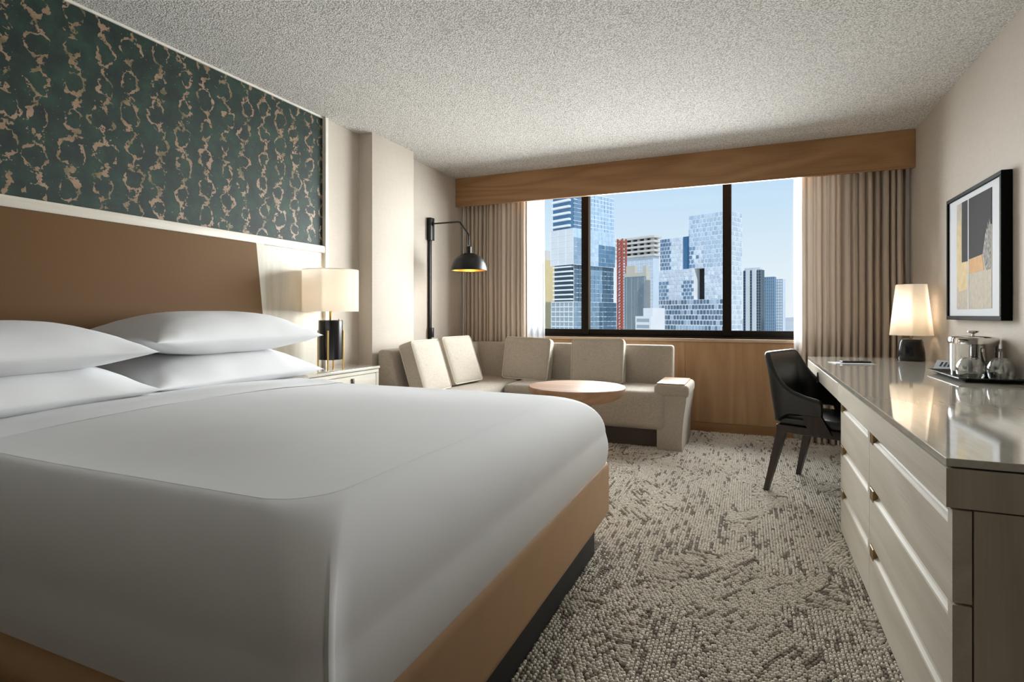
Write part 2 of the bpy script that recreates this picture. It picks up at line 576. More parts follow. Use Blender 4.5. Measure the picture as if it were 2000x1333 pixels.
struct('wall_pier', RB(XL - 0.05, -2.645, 3.475, 4.045, -0.01, ZC + 0.01, r=0.004, seg=2), 'wall')
# window wall: opening x -2.35 .. 0.72, z 0.84 .. 2.30
WX0, WX1, WZ0, WZ1 = -2.35, 0.72, 0.835, 2.31
ww = MB()
ww.box(XL, WX0, YW, YW + 0.25, 0, ZC).box(WX1, XR, YW, YW + 0.25, 0, ZC)
ww.box(WX0, WX1, YW, YW + 0.25, 0, WZ0 - 0.005).box(WX0, WX1, YW, YW + 0.25, WZ1, ZC)
wwo = struct('wall_window', ww, 'wall')
xs = [XL + 0.02, -1.60, -0.55, 0.50, XR - 0.02]
for i in range(4):
    struct('veneer_panel', RB(xs[i] + 0.001, xs[i + 1] - 0.001, YW - 0.012, YW, 0.082, 0.805, r=0.002, seg=1), 'oak_v', wwo)
bb = struct('baseboard_window', RB(XL + 0.02, XR - 0.02, YW - 0.016, YW, 0, 0.078, r=0.002, seg=1), 'oak')
struct('baseboard_left', B(XL, XL + 0.012, 3.15, YW - 0.02, 0, 0.09), 'white_trim')
struct('baseboard_right', B(XR - 0.012, XR, YB, YW - 0.02, 0, 0.09), 'white_trim')

win = bpy.data.objects.new('window_1', None)
COL.objects.link(win)
win['kind'] = 'structure'
FY0, FY1 = 5.36, 5.430
struct('bottom_rail', RB(WX0, WX1, FY0, FY1, 0.842, 0.908, r=0.004, seg=2), 'bronze', win)
struct('bottom_ledge', RB(WX0, WX1, YW - 0.004, FY0, 0.835, 0.850, r=0.003, seg=2), 'bronze', win)
struct('top_rail', RB(WX0, WX1, FY0, FY1, WZ1 - 0.06, WZ1, r=0.004, seg=2), 'bronze', win)
for x0, x1 in ((WX0, WX0 + 0.06), (-1.542, -1.470), (-0.232, -0.160), (WX1 - 0.06, WX1)):
    struct('mullion', RB(x0, x1, FY0 - 0.02, FY1, 0.86, WZ1, r=0.006, seg=2), 'bronze', win)
for x0, x1 in ((WX0 + 0.06, -1.542), (-1.470, -0.232), (-0.160, WX1 - 0.06)):
    struct('pane', B(x0 - 0.008, x1 + 0.008, 5.424, 5.4295, 0.898, WZ1 - 0.05), 'window_glass', win)
struct('sill', RB(XL + 0.02, XR - 0.02, YW - 0.022, YW - 0.002, 0.806, 0.836, r=0.004, seg=2), 'arm_wood', win)

# pelmet
pel = thing('pelmet', 'long oak veneer pelmet above the curtains across the window wall', 'pelmet', (-0.83, 5.0, 2.14))
part(pel, 'front_board', RB(XL + 0.002, XR - 0.002, 5.0, 5.022, 2.163, ZC - 0.001, r=0.002, seg=1), 'oak')
part(pel, 'bottom_lip', RB(XL + 0.002, XR - 0.002, 4.996, 5.03, 2.150, 2.164, r=0.003, seg=1), 'oak')
part(pel, 'curtain_track', B(XL + 0.01, XR - 0.01, 5.15, 5.18, ZC - 0.03, ZC - 0.002), 'white_trim')

# ------------------------------------------------------------------ headboard wall
HX = XL + 0.001
hb = thing('headboard', 'wide wall headboard of cream wood framing a tan upholstered panel', 'headboard', (XL, 1.5, 0))
BT = 0.028
part(hb, 'top_rail', RB(HX, XL + BT, -0.9, 3.108, 1.484, 1.532, r=0.003, seg=2), 'cream_wood_y')
part(hb, 'back_board', B(HX, XL + 0.010, -0.9, 3.075, 0.02, 1.484), 'cream_wood')
# upholstered trapezoid with slanted ends
zb = 0.45
poly = [(0.36, zb), (2.585, zb), (2.468, 1.482), (0.50, 1.482)]
up = MB()
up.prism(poly, 'x', XL + 0.008, XL + 0.05)
bmu = bmesh.new()
vs = [bmu.verts.new(p) for p in up.v]
for q in up.f:
    bmu.faces.new([vs[i] for i in q])
bmesh.ops.recalc_face_normals(bmu, faces=list(bmu.faces))
bmesh.ops.bevel(bmu, geom=[e for e in bmu.edges], offset=0.008, segments=3, profile=0.5, affect='EDGES')
up = MB()
up.bm(bmu)
part(hb, 'upholstered_panel', up, 'tan_fabric', label='tan upholstered panel with slanted ends')
for sgn, (yb_, yt_) in ((1, (2.589, 2.472)), (-1, (0.356, 0.496))):
    w0, w1 = 0.055 * sgn, 0.085 * sgn
    pl = [(yb_, 0.02), (yb_ + w0, 0.02), (yt_ + w1 * 0.75, 1.484), (yt_, 1.484)]
    yy = (0.02 - zb) * (yt_ - yb_) / (1.482 - zb)
    pl[0] = (yb_ + yy, 0.02)
    pl[1] = (yb_ + yy + w0, 0.02)
    part(hb, 'slanted_stile', MB().prism(pl, 'x', XL + 0.008, XL + BT + 0.004), 'cream_wood')
part(hb, 'end_trim', RB(HX, XL + 0.032, 3.075, 3.104, 0.0, ZC - 0.002, r=0.002, seg=1), 'white_trim', label='tall pale strip closing the headboard wall')

# ------------------------------------------------------------------ bed
bed = thing('king_bed', 'king bed base in tan leather on a dark plinth beside the headboard', 'bed', (-1.65, 1.52, 0))
FX, FYN, FYF = -0.572, 0.575, 2.455
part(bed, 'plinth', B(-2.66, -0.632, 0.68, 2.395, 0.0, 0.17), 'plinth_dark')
def rail(x0, x1, y0, y1):
    return RB(x0, x1, y0, y1, 0.155, 0.420, r=0.045, seg=6)
part(bed, 'foot_rail', rail(FX - 0.11, FX, FYN, FYF), 'tan')
part(bed, 'side_rail', rail(-2.66, FX - 0.05, FYN, FYN + 0.11), 'tan')
part(bed, 'side_rail', rail(-2.66, FX - 0.05, FYF - 0.11, FYF), 'tan')
part(bed, 'slat_deck', B(-2.62, -0.70, 0.70, 2.33, 0.17, 0.30), 'plinth_dark')
part(bed, 'mattress', RB(-2.62, -0.66, 0.67, 2.36, 0.30, 0.66, r=0.05, seg=4), 'linen')

# white duvet pulled tight over the mattress
DX0, DX1, DY0, DY1, DZ0, DZT = -2.63, -0.580, 0.622, 2.430, 0.33, 0.702
RT = 0.165
def rr_ring(x0, x1, y0, y1, rad, ns=44, nc=48):
    pts = []
    rad = max(rad, 1e-4)
    def seg(a, b, n):
        for i in range(n):
            t = i / n
            pts.append((a[0] + (b[0] - a[0]) * t, a[1] + (b[1] - a[1]) * t, None))
    def arc(cx, cy, a0, tagc):
        for i in range(nc):
            a = a0 + (PI / 2) * i / nc
            pts.append((cx + rad * math.cos(a), cy + rad * math.sin(a), (tagc, i / nc)))
    seg((x0 + rad, y0), (x1 - rad, y0), ns)
    arc(x1 - rad, y0 + rad, -PI / 2, 'near')
    seg((x1, y0 + rad), (x1, y1 - rad), ns)
    arc(x1 - rad, y1 - rad, 0, 'far')
    seg((x1 - rad, y1), (x0 + rad, y1), ns)
    arc(x0 + rad, y1 - rad, PI / 2, 'h1')
    seg((x0, y1 - rad), (x0, y0 + rad), ns)
    arc(x0 + rad, y0 + rad, PI, 'h2')
    return pts
def crown(x, y):
    def g(t):
        return 1 - math.exp(-(max(0.0, t - RT) / 0.30) ** 2)
    return DZT + 0.022 * g(min(x - DX0 + 0.5, DX1 - x)) * g(min(y - DY0, DY1 - y))
def duvet_mesh():
    RC = 0.05
    prof = []
    for z in np.linspace(DZ0, DZT - RT, 20):
        bulge = 0.010 * math.sin(PI * min(1, max(0, (z - 0.40) / (DZT - RT - 0.40)))) if z > 0.40 else -0.03 * (0.40 - z) / 0.07
        prof.append((-bulge, z))
    for k in range(1, 15):
        a = PI / 2 * k / 14
        prof.append((RT * (1 - math.cos(a)), DZT - RT + RT * math.sin(a)))
    for d in (0.16, 0.2, 0.26, 0.34, 0.44, 0.56, 0.68, 0.78, 0.85, 0.9035):
        prof.append((d, DZT + 0.022 * (1 - math.exp(-((d - RT) / 0.30) ** 2))))
    mb = MB()
    rings = []
    for d, z in prof:
        base = rr_ring(DX0, DX1, DY0, DY1, RC)
        ins = rr_ring(DX0 + d, DX1 - d, DY0 + d, DY1 - d, min(RC + 0.42 * d, (DY1 - DY0) / 2 - d - 0.0002) if d > 0 else RC)
        row = []
        for (x, y, tg), _ in zip(ins, base):
            zz = z
            n_ = mnoise.noise(Vector((x * 2.2, y * 2.2, z * 2.2)))
            if d >= RT * 0.99:
                zz = crown(x, y) + 0.003 * n_
            else:
                zz += 0.003 * n_ * max(0, d / RT)
            # pleat of the folded corner facing the camera
            if tg and tg[0] == 'near' and z < 0.655:
                t = tg[1]
                fade = min(1.0, (0.655 - z) / 0.04)
                amp = 0.0
                if 0.78 <= t <= 1.0:
                    amp = 0.006 * (1 - t) / 0.22
                elif t > 0.70:
                    amp = -0.004 * (t - 0.70) / 0.08
                a = -PI / 2 + PI / 2 * t
                x += math.cos(a) * amp * fade
                y += math.sin(a) * amp * fade
            row.append((x, y, zz))
        row.append(row[0])
        rings.append(row)
    mb.grid(rings)
    return mb
duv = mesh_obj('duvet', duvet_mesh(), 'linen', None, (-1.6, 1.5, 0.4), 55)
duv.location = (-1.6, 1.5, 0.4)
tag(duv, 'smooth white duvet tucked tightly over the king bed', 'duvet')
# turned-down hem laid across the top
def band_mesh(xa, xb, lift):
    mb = MB()
    rows = []
    for i in range(15):
        x = xa + (xb - xa) * i / 14
        edge = 0.5 + 0.5 * math.cos(PI * min(1, (14 - i) / 2.0)) if i > 11 else 0
        row = []
        path = []
        for z in np.linspace(0.42, DZT - RT, 8):
            path.append((DY0 - 0.006, z))
        for k in range(1, 13):
            a = PI / 2 * k / 12
            path.append((DY0 + RT * (1 - math.cos(a)), DZT - RT + RT * math.sin(a)))
        for y in np.linspace(DY0 + RT + 0.01, DY1 - RT - 0.01, 40):
            d = min(y - DY0, DY1 - y)
            path.append((y, crown(x, y)))
        m = len(path)
        for k in range(12, 0, -1):
            a = PI / 2 * k / 12
            path.append((DY1 - RT * (1 - math.cos(a)), DZT - RT + RT * math.sin(a)))
        for z in np.linspace(DZT - RT, 0.42, 8):
            path.append((DY1 + 0.006, z))
        for y, z in path:
            li = lift * (1 - edge * 0.9) + 0.0015 * mnoise.noise(Vector((x * 9, y * 5, z * 5)))
            yc = (DY0 + DY1) / 2
            oy = -li if y < DY0 + RT * 0.6 else (li if y > DY1 - RT * 0.6 else 0)
            xx = x + 0.012 * mnoise.noise(Vector((0, y * 3, 4.2))) * (i / 14)
            row.append((xx, y + oy, z + (li if DY0 + 0.02 < y < DY1 - 0.02 else 0)))
        rows.append(row)
    mb.grid(rows)
    return mb
mesh_obj('turned_down_hem', band_mesh(-2.42, -1.945, 0.013), 'linen', duv, (-1.6, 1.5, 0.4), 55)

def pillow(name, label, c, L, W, T, rot, seed, group='white bed pillows'):
    mb = MB()
    n, m = 44, 32
    for sgn in (1, -1):
        P = []
        for i in range(n + 1):
            u = math.sin((-1 + 2 * i / n) * PI / 2)
            row = []
            for j in range(m + 1):
                v = math.sin((-1 + 2 * j / m) * PI / 2)
                x = W / 2 * v * (1 - 0.10 * (1 - u * u))
                y = L / 2 * u * (1 - 0.055 * (1 - v * v))
                h = ((1 - abs(u) ** 3.2) * (1 - abs(v) ** 2.6)) ** 0.62
                wr = mnoise.noise(Vector((x * 7 + seed, y * 6, sgn * 3 + seed))) * 0.008 + mnoise.noise(Vector((x * 22 + seed, y * 14, sgn))) * 0.0025
                e = 1 - h
                z = sgn * (T / 2 * h) + wr * (0.35 + e) * min(1, h * 5)
                if sgn < 0:
                    z *= 0.82
                row.append((x, y, z))
            P.append(row)
        mb.grid(P)
    bm = bmesh.new()
    vs = [bm.verts.new(p) for p in mb.v]
    for q in mb.f:
        bm.faces.new([vs[i] for i in q])
    bmesh.ops.remove_doubles(bm, verts=list(bm.verts), dist=0.0008)
    mb = MB()
    mb.bm(bm)
    o = mesh_obj(name, mb, 'linen', None, (0, 0, 0), 80)
    o.location = c
    o.rotation_euler = rot
    return tag(o, label, 'pillow', group)
R_ = math.radians
pillow('pillow', 'lower white pillow of the stack nearest the nightstand lamp', (-2.43, 1.955, 0.790), 0.95, 0.52, 0.19, (R_(0), R_(9), R_(0)), 1.0)
pillow('pillow', 'upper white pillow of the stack nearest the nightstand lamp', (-2.445, 1.965, 0.955), 0.95, 0.52, 0.225, (R_(0), R_(4), R_(0)), 2.3)
pillow('pillow', 'lower white pillow of the stack at the left edge', (-2.37, 0.99, 0.790), 0.97, 0.52, 0.18, (R_(0), R_(8), R_(2)), 5.1)
pillow('pillow', 'upper white pillow of the stack at the left edge', (-2.39, 0.99, 0.926), 0.96, 0.52, 0.205, (R_(0), R_(5), R_(2)), 7.7)

# ------------------------------------------------------------------ nightstand and lamp
NZ = 0.685
NX1, NY0, NY1 = -2.45, 2.60, 3.31
ns = thing('nightstand', 'cream wood nightstand with stone top between bed and sofa', 'nightstand', (-2.6, 2.95, 0))
part(ns, 'body', RB(XL + 0.04, NX1 - 0.022, NY0 + 0.012, NY1 - 0.012, 0.06, NZ - 0.021, r=0.003, seg=1), 'cream_wood')
part(ns, 'stone_top', RB(XL + 0.034, NX1, NY0, NY1, NZ - 0.018, NZ, r=0.003, seg=2), 'stone')
part(ns, 'shadow_gap', B(XL + 0.05, NX1 - 0.014, NY0 + 0.02, NY1 - 0.02, NZ - 0.022, NZ - 0.017), 'plinth_dark')
part(ns, 'base', B(XL + 0.06, NX1 - 0.06, NY0 + 0.05, NY1 - 0.05, 0, 0.062), 'plinth_dark')
part(ns, 'front_frame', B(NX1 - 0.024, NX1 - 0.006, NY0 + 0.008, NY1 - 0.008, NZ - 0.044, NZ - 0.0225), 'cream_wood_y')
part(ns, 'end_stile', B(NX1 - 0.024, NX1 - 0.006, NY1 - 0.035, NY1 - 0.008, 0.06, NZ - 0.046), 'cream_wood')
for z0, z1 in ((0.40, NZ - 0.049), (0.075, 0.395)):
    dr = part(ns, 'drawer', RB(NX1 - 0.024, NX1 - 0.006, NY0 + 0.012, NY1 - 0.039, z0, z1, r=0.002, seg=1), 'cream_wood_y')
    yc = (NY0 + NY1) / 2 + 0.06
    zt = z1 - 0.014
    lp = MB().rbox(NX1 - 0.006, NX1 + 0.004, yc - 0.011, yc + 0.011, zt - 0.066, zt, r=0.003, seg=2)
    part(ns, 'leather_pull', lp, 'strap', sub_of=dr)

def bulb_light(name, loc, energy, color, radius=0.03):
    l_ = bpy.data.lights.new(name, 'POINT')
    l_.energy = energy
    l_.color = color
    l_.shadow_soft_size = radius
    o = bpy.data.objects.new(name, l_)
    o.location = loc
    COL.objects.link(o)
    return o
WARM = (1.0, 0.89, 0.76)
LC = Vector((-2.575, 2.94, NZ))
lamp = thing('table_lamp', 'black cylinder lamp with brass legs and white drum shade on the nightstand', 'lamp', LC)
def L3(x, y, z):
    return (LC.x + x, LC.y + y, LC.z + z)
part(lamp, 'body', MB().lathe([(0.074, 0.068), (0.078, 0.072), (0.078, 0.326), (0.074, 0.330)], 40, LC), 'black_gloss')
for k in range(4):
    a = R_(-38 + 90 * k - 23)
    cx, cy = 0.081 * math.cos(a), 0.081 * math.sin(a)
    leg = MB().tube([L3(cx, cy, 0.0), L3(cx, cy, 0.262)], 0.0062, 12)
    part(lamp, 'leg', leg, 'brass')
part(lamp, 'stem', MB().lathe([(0.009, 0.33), (0.009, 0.40), (0.006, 0.405), (0.006, 0.62)], 16, LC), 'brass')
part(lamp, 'switch', MB().lathe([(0.006, 0.33), (0.006, 0.337)], 12, L3(0.045, 0.03, 0)), 'brass')
sh = []
S0, S1, SR = 0.388, 0.664, 0.180
part(lamp, 'shade', MB().lathe([(SR, S0), (SR, S1), (SR - 0.003, S1), (SR - 0.003, S0), (SR, S0)], 64, LC, False, False), 'shade')
part(lamp, 'shade_ring', MB().tube([L3((SR - 0.004) * math.cos(2 * PI * i / 48), (SR - 0.004) * math.sin(2 * PI * i / 48), S1 - 0.003) for i in range(48)], 0.0025, 6, True), 'white_trim')
part(lamp, 'spider', MB().tube([L3(-SR + 0.004, 0, S1 - 0.03), L3(SR - 0.004, 0, S1 - 0.03)], 0.002, 6).tube([L3(0, -SR + 0.004, S1 - 0.03), L3(0, SR - 0.004, S1 - 0.03)], 0.002, 6), 'brass')
part(lamp, 'bulb', MB().lathe([(0.004, 0.43), (0.014, 0.44), (0.03, 0.49), (0.026, 0.52), (0.012, 0.535), (0.001, 0.538)], 16, LC), 'bulb')
lb = bulb_light('table_lamp_bulb', (LC.x, LC.y, LC.z + 0.53), 4.2, WARM)

# ------------------------------------------------------------------ sofa
sofa = thing('corner_sofa', 'L-shaped beige banquette sofa in the corner under the window', 'sofa', (-1.7, 4.8, 0))
# back along the window
def back_x(x0, x1, y0, y1, zt):
    """backrest whose front leans: thin at top"""
    b = [(x0, y0 - 0.05, 0.36), (x1, y0 - 0.05, 0.36), (x1, y1, 0.10), (x0, y1, 0.10)]
    t = [(x0, y0 + 0.03, zt), (x1, y0 + 0.03, zt), (x1, y1, zt), (x0, y1, zt)]
    bm = bmesh.new()
    tmp = MB().hexa(b, t)
    vs = [bm.verts.new(p) for p in tmp.v]
    for q in tmp.f:
        bm.faces.new([vs[i] for i in q])
    bmesh.ops.recalc_face_normals(bm, faces=list(bm.faces))
    bmesh.ops.bevel(bm, geom=list(bm.edges), offset=0.025, segments=4, profile=0.5, affect='EDGES')
    o = MB()
    o.bm(bm)
    return o
part(sofa, 'backrest', back_x(-2.625, -0.615, 4.95, 5.075, 0.785), 'sofa')
def swap_xy(mb, x0):
    mb.v = [(x, y, z) for (x, y, z) in mb.v]
    return mb
bl = MB()
tmpb = [( -2.62, 3.50, 0.10), (-2.62, 5.07, 0.10), (-2.40, 5.07, 0.36), (-2.40, 3.50, 0.36)]
tmpt = [(-2.62, 3.50, 0.785), (-2.62, 5.07, 0.785), (-2.50, 5.07, 0.785), (-2.50, 3.50, 0.785)]
bm_ = bmesh.new()
tm = MB().hexa(tmpb, tmpt)
vs_ = [bm_.verts.new(p) for p in tm.v]
for q in tm.f:
    bm_.faces.new([vs_[i] for i in q])
bmesh.ops.recalc_face_normals(bm_, faces=list(bm_.faces))
bmesh.ops.bevel(bm_, geom=list(bm_.edges), offset=0.03, segments=4, profile=0.5, affect='EDGES')
bl.bm(bm_)
part(sofa, 'side_backrest', bl, 'sofa')
part(sofa, 'seat', RB(-1.97, -0.605, 4.375, 4.98, 0.155, 0.455, r=0.055, seg=6), 'sofa')
part(sofa, 'side_seat', RB(-2.47, -1.965, 3.52, 4.985, 0.155, 0.455, r=0.055, seg=6), 'sofa')
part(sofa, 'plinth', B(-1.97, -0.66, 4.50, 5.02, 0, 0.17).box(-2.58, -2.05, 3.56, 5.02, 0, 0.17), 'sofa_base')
# arm at the free end: upright panel flaring to a fat pad with a wood cap
ap = []
for z, xo in ((0.0, -0.482), (0.1, -0.482), (0.2, -0.476), (0.3, -0.464), (0.38, -0.452), (0.43, -0.448)):
    ap.append((xo, z))
armp = MB().prism([(-0.668, 0.0)] + ap + [(-0.668, 0.43)], 'y', 4.405, 5.06)
part(sofa, 'arm_panel', armp, 'sofa')
part(sofa, 'arm_pad', RB(-0.69, -0.43, 4.395, 4.90, 0.418, 0.512, r=0.03, seg=5), 'sofa')
part(sofa, 'arm_cap', RB(-0.672, -0.462, 4.42, 4.86, 0.508, 0.522, r=0.005, seg=2), 'arm_wood', label='pale wood cap on the arm')

def cushion(name, label, c, w, h, t, rot):
    """boxy scatter cushion: width along local x, height along z, thickness along y"""
    mb = MB()
    n = 14
    bm = bmesh.new()
    bmesh.ops.create_cube(bm, size=2)
    bmesh.ops.subdivide_edges(bm, edges=list(bm.edges), cuts=n, use_grid_fill=True)
    r = 0.028
    for v in bm.verts:
        p = v.co.copy()
        a, b_, t_ = p.x, p.z, p.y
        puff = 1.0 + 0.16 * (1 - a * a) * (1 - b_ * b_)
        hw, hh, ht = w / 2, h / 2, t / 2
        x, z, y = a * hw * (1 - 0.03 * (1 - b_ * b_)), b_ * hh * (1 - 0.03 * (1 - a * a)), t_ * ht * puff
        cx = max(-hw + r, min(hw - r, x))
        cz = max(-hh + r, min(hh - r, z))
        cy = max(-ht * puff + r, min(ht * puff - r, y))
        d = Vector((x - cx, y - cy, z - cz))
        if d.length > r:
            d = d.normalized() * r
        v.co = Vector((cx, cy, cz)) + d
    mb.bm(bm)
    o = mesh_obj(name, mb, 'cushion', None, (0, 0, 0), 50)
    o.location = c
    o.rotation_euler = rot
    tag(o, label, 'cushion', 'scatter cushions on the corner sofa')
    for s_ in (-1, 1):
        pts = []
        rc, hw, hh = 0.03, w / 2 - 0.006, h / 2 - 0.006
        for cx, cz, a0 in ((hw - rc, hh - rc, 0), (-hw + rc, hh - rc, 90), (-hw + rc, -hh + rc, 180), (hw - rc, -hh + rc, 270)):
            for k in range(7):
                a = R_(a0 + 15 * k)
                pts.append((cx + rc * math.cos(a), s_ * (t / 2 - 0.006), cz + rc * math.sin(a)))
        mesh_obj('piping', MB().tube(pts, 0.005, 6, True), 'piping', o)
    return o
cushion('scatter_cushion', 'beige cushion nearest the nightstand on the side backrest', (-2.345, 3.76, 0.64), 0.44, 0.42, 0.12, (R_(-18), 0, R_(92)))
cushion('scatter_cushion', 'beige cushion on the side backrest nearest the sofa corner', (-2.335, 4.26, 0.65), 0.44, 0.42, 0.12, (R_(-20), 0, R_(84)))
cushion('scatter_cushion', 'beige cushion on the window backrest nearest the sofa corner', (-1.92, 4.86, 0.635), 0.45, 0.40, 0.12, (R_(-12), R_(2), R_(3)))
cushion('scatter_cushion', 'beige cushion on the window backrest right behind the round table', (-1.245, 4.85, 0.635), 0.47, 0.40, 0.12, (R_(-12), R_(-1), R_(2)))

# round table
TC = Vector((-1.14, 3.83, 0))
TZ = 0.545
tb = thing('round_table', 'round wooden pedestal table with thick curved edge between bed and sofa', 'table', TC)
TR = 0.342
top = [(0.10, TZ - 0.115)]
for k in range(0, 11):
    a = PI / 2 * k / 10
    top.append((TR - 0.17 + 0.17 * math.sin(a), TZ - 0.012 - 0.098 * math.cos(a)))
top += [(TR, TZ - 0.006), (TR - 0.004, TZ - 0.001), (TR - 0.008, TZ)]
part(tb, 'tabletop', MB().lathe(top, 72, TC), 'table_wood', 30)
part(tb, 'pedestal', MB().lathe([(0.10, 0.02), (0.085, 0.06), (0.075, 0.2), (0.085, 0.36), (0.12, TZ - 0.10)], 40, TC), 'table_wood')
part(tb, 'foot_disc', MB().lathe([(0.21, 0.0), (0.21, 0.018), (0.19, 0.028), (0.08, 0.03)], 48, TC), 'table_wood')

# ------------------------------------------------------------------ wall sconce
SCY = 4.485
sc = thing('wall_sconce', 'black wall sconce with bent arm and dome shade above the sofa corner', 'wall lamp', (XL, SCY, 1.4))
part(sc, 'back_plate', RB(XL + 0.001, XL + 0.045, SCY - 0.032, SCY + 0.032, 1.745, 1.955, r=0.003, seg=2), 'black_metal')
part(sc, 'cord_cover', RB(XL + 0.001, XL + 0.026, SCY - 0.016, SCY + 0.016, 0.70, 1.75, r=0.003, seg=2), 'black_metal')
bx_ = part(sc, 'plug_box', RB(XL + 0.02, XL + 0.05, SCY - 0.018, SCY + 0.018, 0.84, 0.93, r=0.004, seg=2), 'black_metal')
AZ = 1.905
DXC = -2.345
arm = MB().tube([(XL + 0.04, SCY, AZ - 0.005), (XL + 0.06, SCY, AZ - 0.005), (-2.455, SCY, AZ - 0.005), (-2.437, SCY, AZ - 0.012), (DXC - 0.006, SCY, AZ - 0.125), (DXC, SCY, AZ - 0.142), (DXC, SCY, 1.68)], 0.0075, 12)
part(sc, 'arm', arm, 'black_metal')
part(sc, 'arm_pivot', MB().lathe([(0.013, -0.02), (0.013, 0.02)], 16, (XL + 0.05, SCY, AZ - 0.005)), 'black_metal')
part(sc, 'socket', MB().lathe([(0.021, 1.60), (0.023, 1.61), (0.023, 1.665), (0.018, 1.67)], 20, (DXC, SCY, 0)), 'black_metal')
DR, DZ = 0.162, 1.452
dome = []
for k in range(17):
    a = PI / 2 * k / 16
    dome.append((DR * math.cos(a) + 0.001, DZ + 0.16 * math.sin(a)))
dm = part(sc, 'dome_shade', MB().lathe(dome, 56, (DXC, SCY, 0), False, False), 'black_metal', 60)
inn = [((DR - 0.004) * math.cos(PI / 2 * k / 16) + 0.001, DZ + 0.001 + 0.154 * math.sin(PI / 2 * k / 16)) for k in range(17)]
part(sc, 'gold_lining', MB().lathe(inn, 56, (DXC, SCY, 0), False, False), 'gold_leaf', 60, sub_of=dm)
part(sc, 'rim', MB().tube([(DXC + (DR - 0.001) * math.cos(2 * PI * i / 56), SCY + (DR - 0.001) * math.sin(2 * PI * i / 56), DZ) for i in range(56)], 0.003, 6, True), 'black_metal', sub_of=dm)
part(sc, 'bulb', MB().lathe([(0.012, 0.15), (0.014, 0.11), (0.03, 0.065), (0.024, 0.04), (0.001, 0.03)], 16, (DXC, SCY, DZ)), 'bulb')
bulb_light('sconce_bulb', (DXC, SCY, DZ + 0.02), 0.8, WARM, 0.02)

# ------------------------------------------------------------------ curtains
def pleats(x0, x1, yc, amp, nfold, z0, z1, seed, thick=0.0):
    rnd = random.Random(seed)
    ks = [0.0]
    for i in range(nfold):
        ks.append(ks[-1] + 0.65 + 0.7 * rnd.random())
    ks = [k / ks[-1] for k in ks]
    xs, ys = [], []
    amps = [amp * (0.65 + 0.6 * rnd.random()) for _ in range(nfold)]
    sg = 1 if x1 > x0 else -1
    for i in range(nfold):
        fw_ = 0.52 + 0.22 * rnd.random()
        tilt = rnd.uniform(-0.35, 0.35)
        w_ = (x1 - x0) * (ks[i + 1] - ks[i])
        xa = x0 + (x1 - x0) * ks[i]
        for j in range(9):
            t = j / 8
            xs.append(xa + w_ * fw_ * t)
            ys.append(yc - amps[i] * (0.72 + 0.28 * math.sin(PI * t) + tilt * (t - 0.5)))
        for j in range(1, 7):
            t = j / 7
            q_ = math.sin(PI * t)
            xs.append(xa + w_ * (fw_ + (1 - fw_) * t))
            ys.append(yc - amps[i] * 0.72 + 1.75 * amps[i] * q_ ** 0.8)
    P = []
    for a in range(25):
        tz = a / 24
        z = z0 + (z1 - z0) * tz
        spread = 1.0 + 0.12 * (1 - tz)
        row = []
        for i, (x, y) in enumerate(zip(xs, ys)):
            row.append((x + 0.004 * mnoise.noise(Vector((x * 6, z * 1.5, seed))), yc + (y - yc) * spread + 0.006 * mnoise.noise(Vector((x * 9, z * 1.2, seed + 5))), z))
        P.append(row)
    return MB().grid(P)
def curtain(name, label, x0, x1, yc, amp, nf, mat, seed, cat='curtain', grp=None):
    mb = pleats(x0, x1, yc, amp, nf, 0.012, 2.41, seed)
    o = mesh_obj(name, mb, mat, None, ((x0 + x1) / 2, yc, 0), 60)
    o.location = ((x0 + x1) / 2, yc, 0)
    return tag(o, label, cat, grp)
curtain('drape', 'taupe floor-length drape with painted pleat shade behind the sofa corner', XL + 0.03, -2.045, 5.150, 0.040, 15, 'drape', 3)
curtain('drape', 'taupe floor-length drape with painted pleat shade behind the desk lamp', 0.385, XR - 0.025, 5.145, 0.044, 14, 'drape', 8)
curtain('sheer_curtain', 'white sheer curtain beside the drape at the sofa corner', -2.40, -1.885, 5.235, 0.014, 9, 'sheer', 21)
curtain('sheer_curtain', 'white sheer curtain beside the drape at the desk', 0.330, 0.75, 5.235, 0.014, 8, 'sheer', 31)

# ------------------------------------------------------------------ desk and drawers along the right wall
DXF, DYN, DYE, DZT_ = 0.389, 1.479, 4.665, 0.74
desk = thing('writing_desk', 'long pale wood desk and drawer unit with polished stone top', 'desk', (0.76, 3.0, 0))
bmk = bmesh.new()
tt = MB().hexa([(DXF, DYN, DZT_ - 0.018), (XR - 0.002, DYN, DZT_ - 0.018), (XR - 0.002, 4.92, DZT_ - 0.018), (DXF, DYE, DZT_ - 0.018)],
               [(DXF, DYN, DZT_), (XR - 0.002, DYN, DZT_), (XR - 0.002, 4.92, DZT_), (DXF, DYE, DZT_)])
vs_ = [bmk.verts.new(p) for p in tt.v]
for q in tt.f:
    bmk.faces.new([vs_[i] for i in q])
bmesh.ops.recalc_face_normals(bmk, faces=list(bmk.faces))
bmesh.ops.bevel(bmk, geom=list(bmk.edges), offset=0.002, segments=2, profile=0.5, affect='EDGES')
tp = MB()
tp.bm(bmk)
part(desk, 'stone_top', tp, 'stone', 0, label='polished pale stone top')
part(desk, 'shadow_gap', B(DXF + 0.012, XR - 0.01, DYN + 0.012, DYE - 0.02, DZT_ - 0.0225, DZT_ - 0.018), 'plinth_dark')
AZ0, AZ1 = 0.634, DZT_ - 0.022
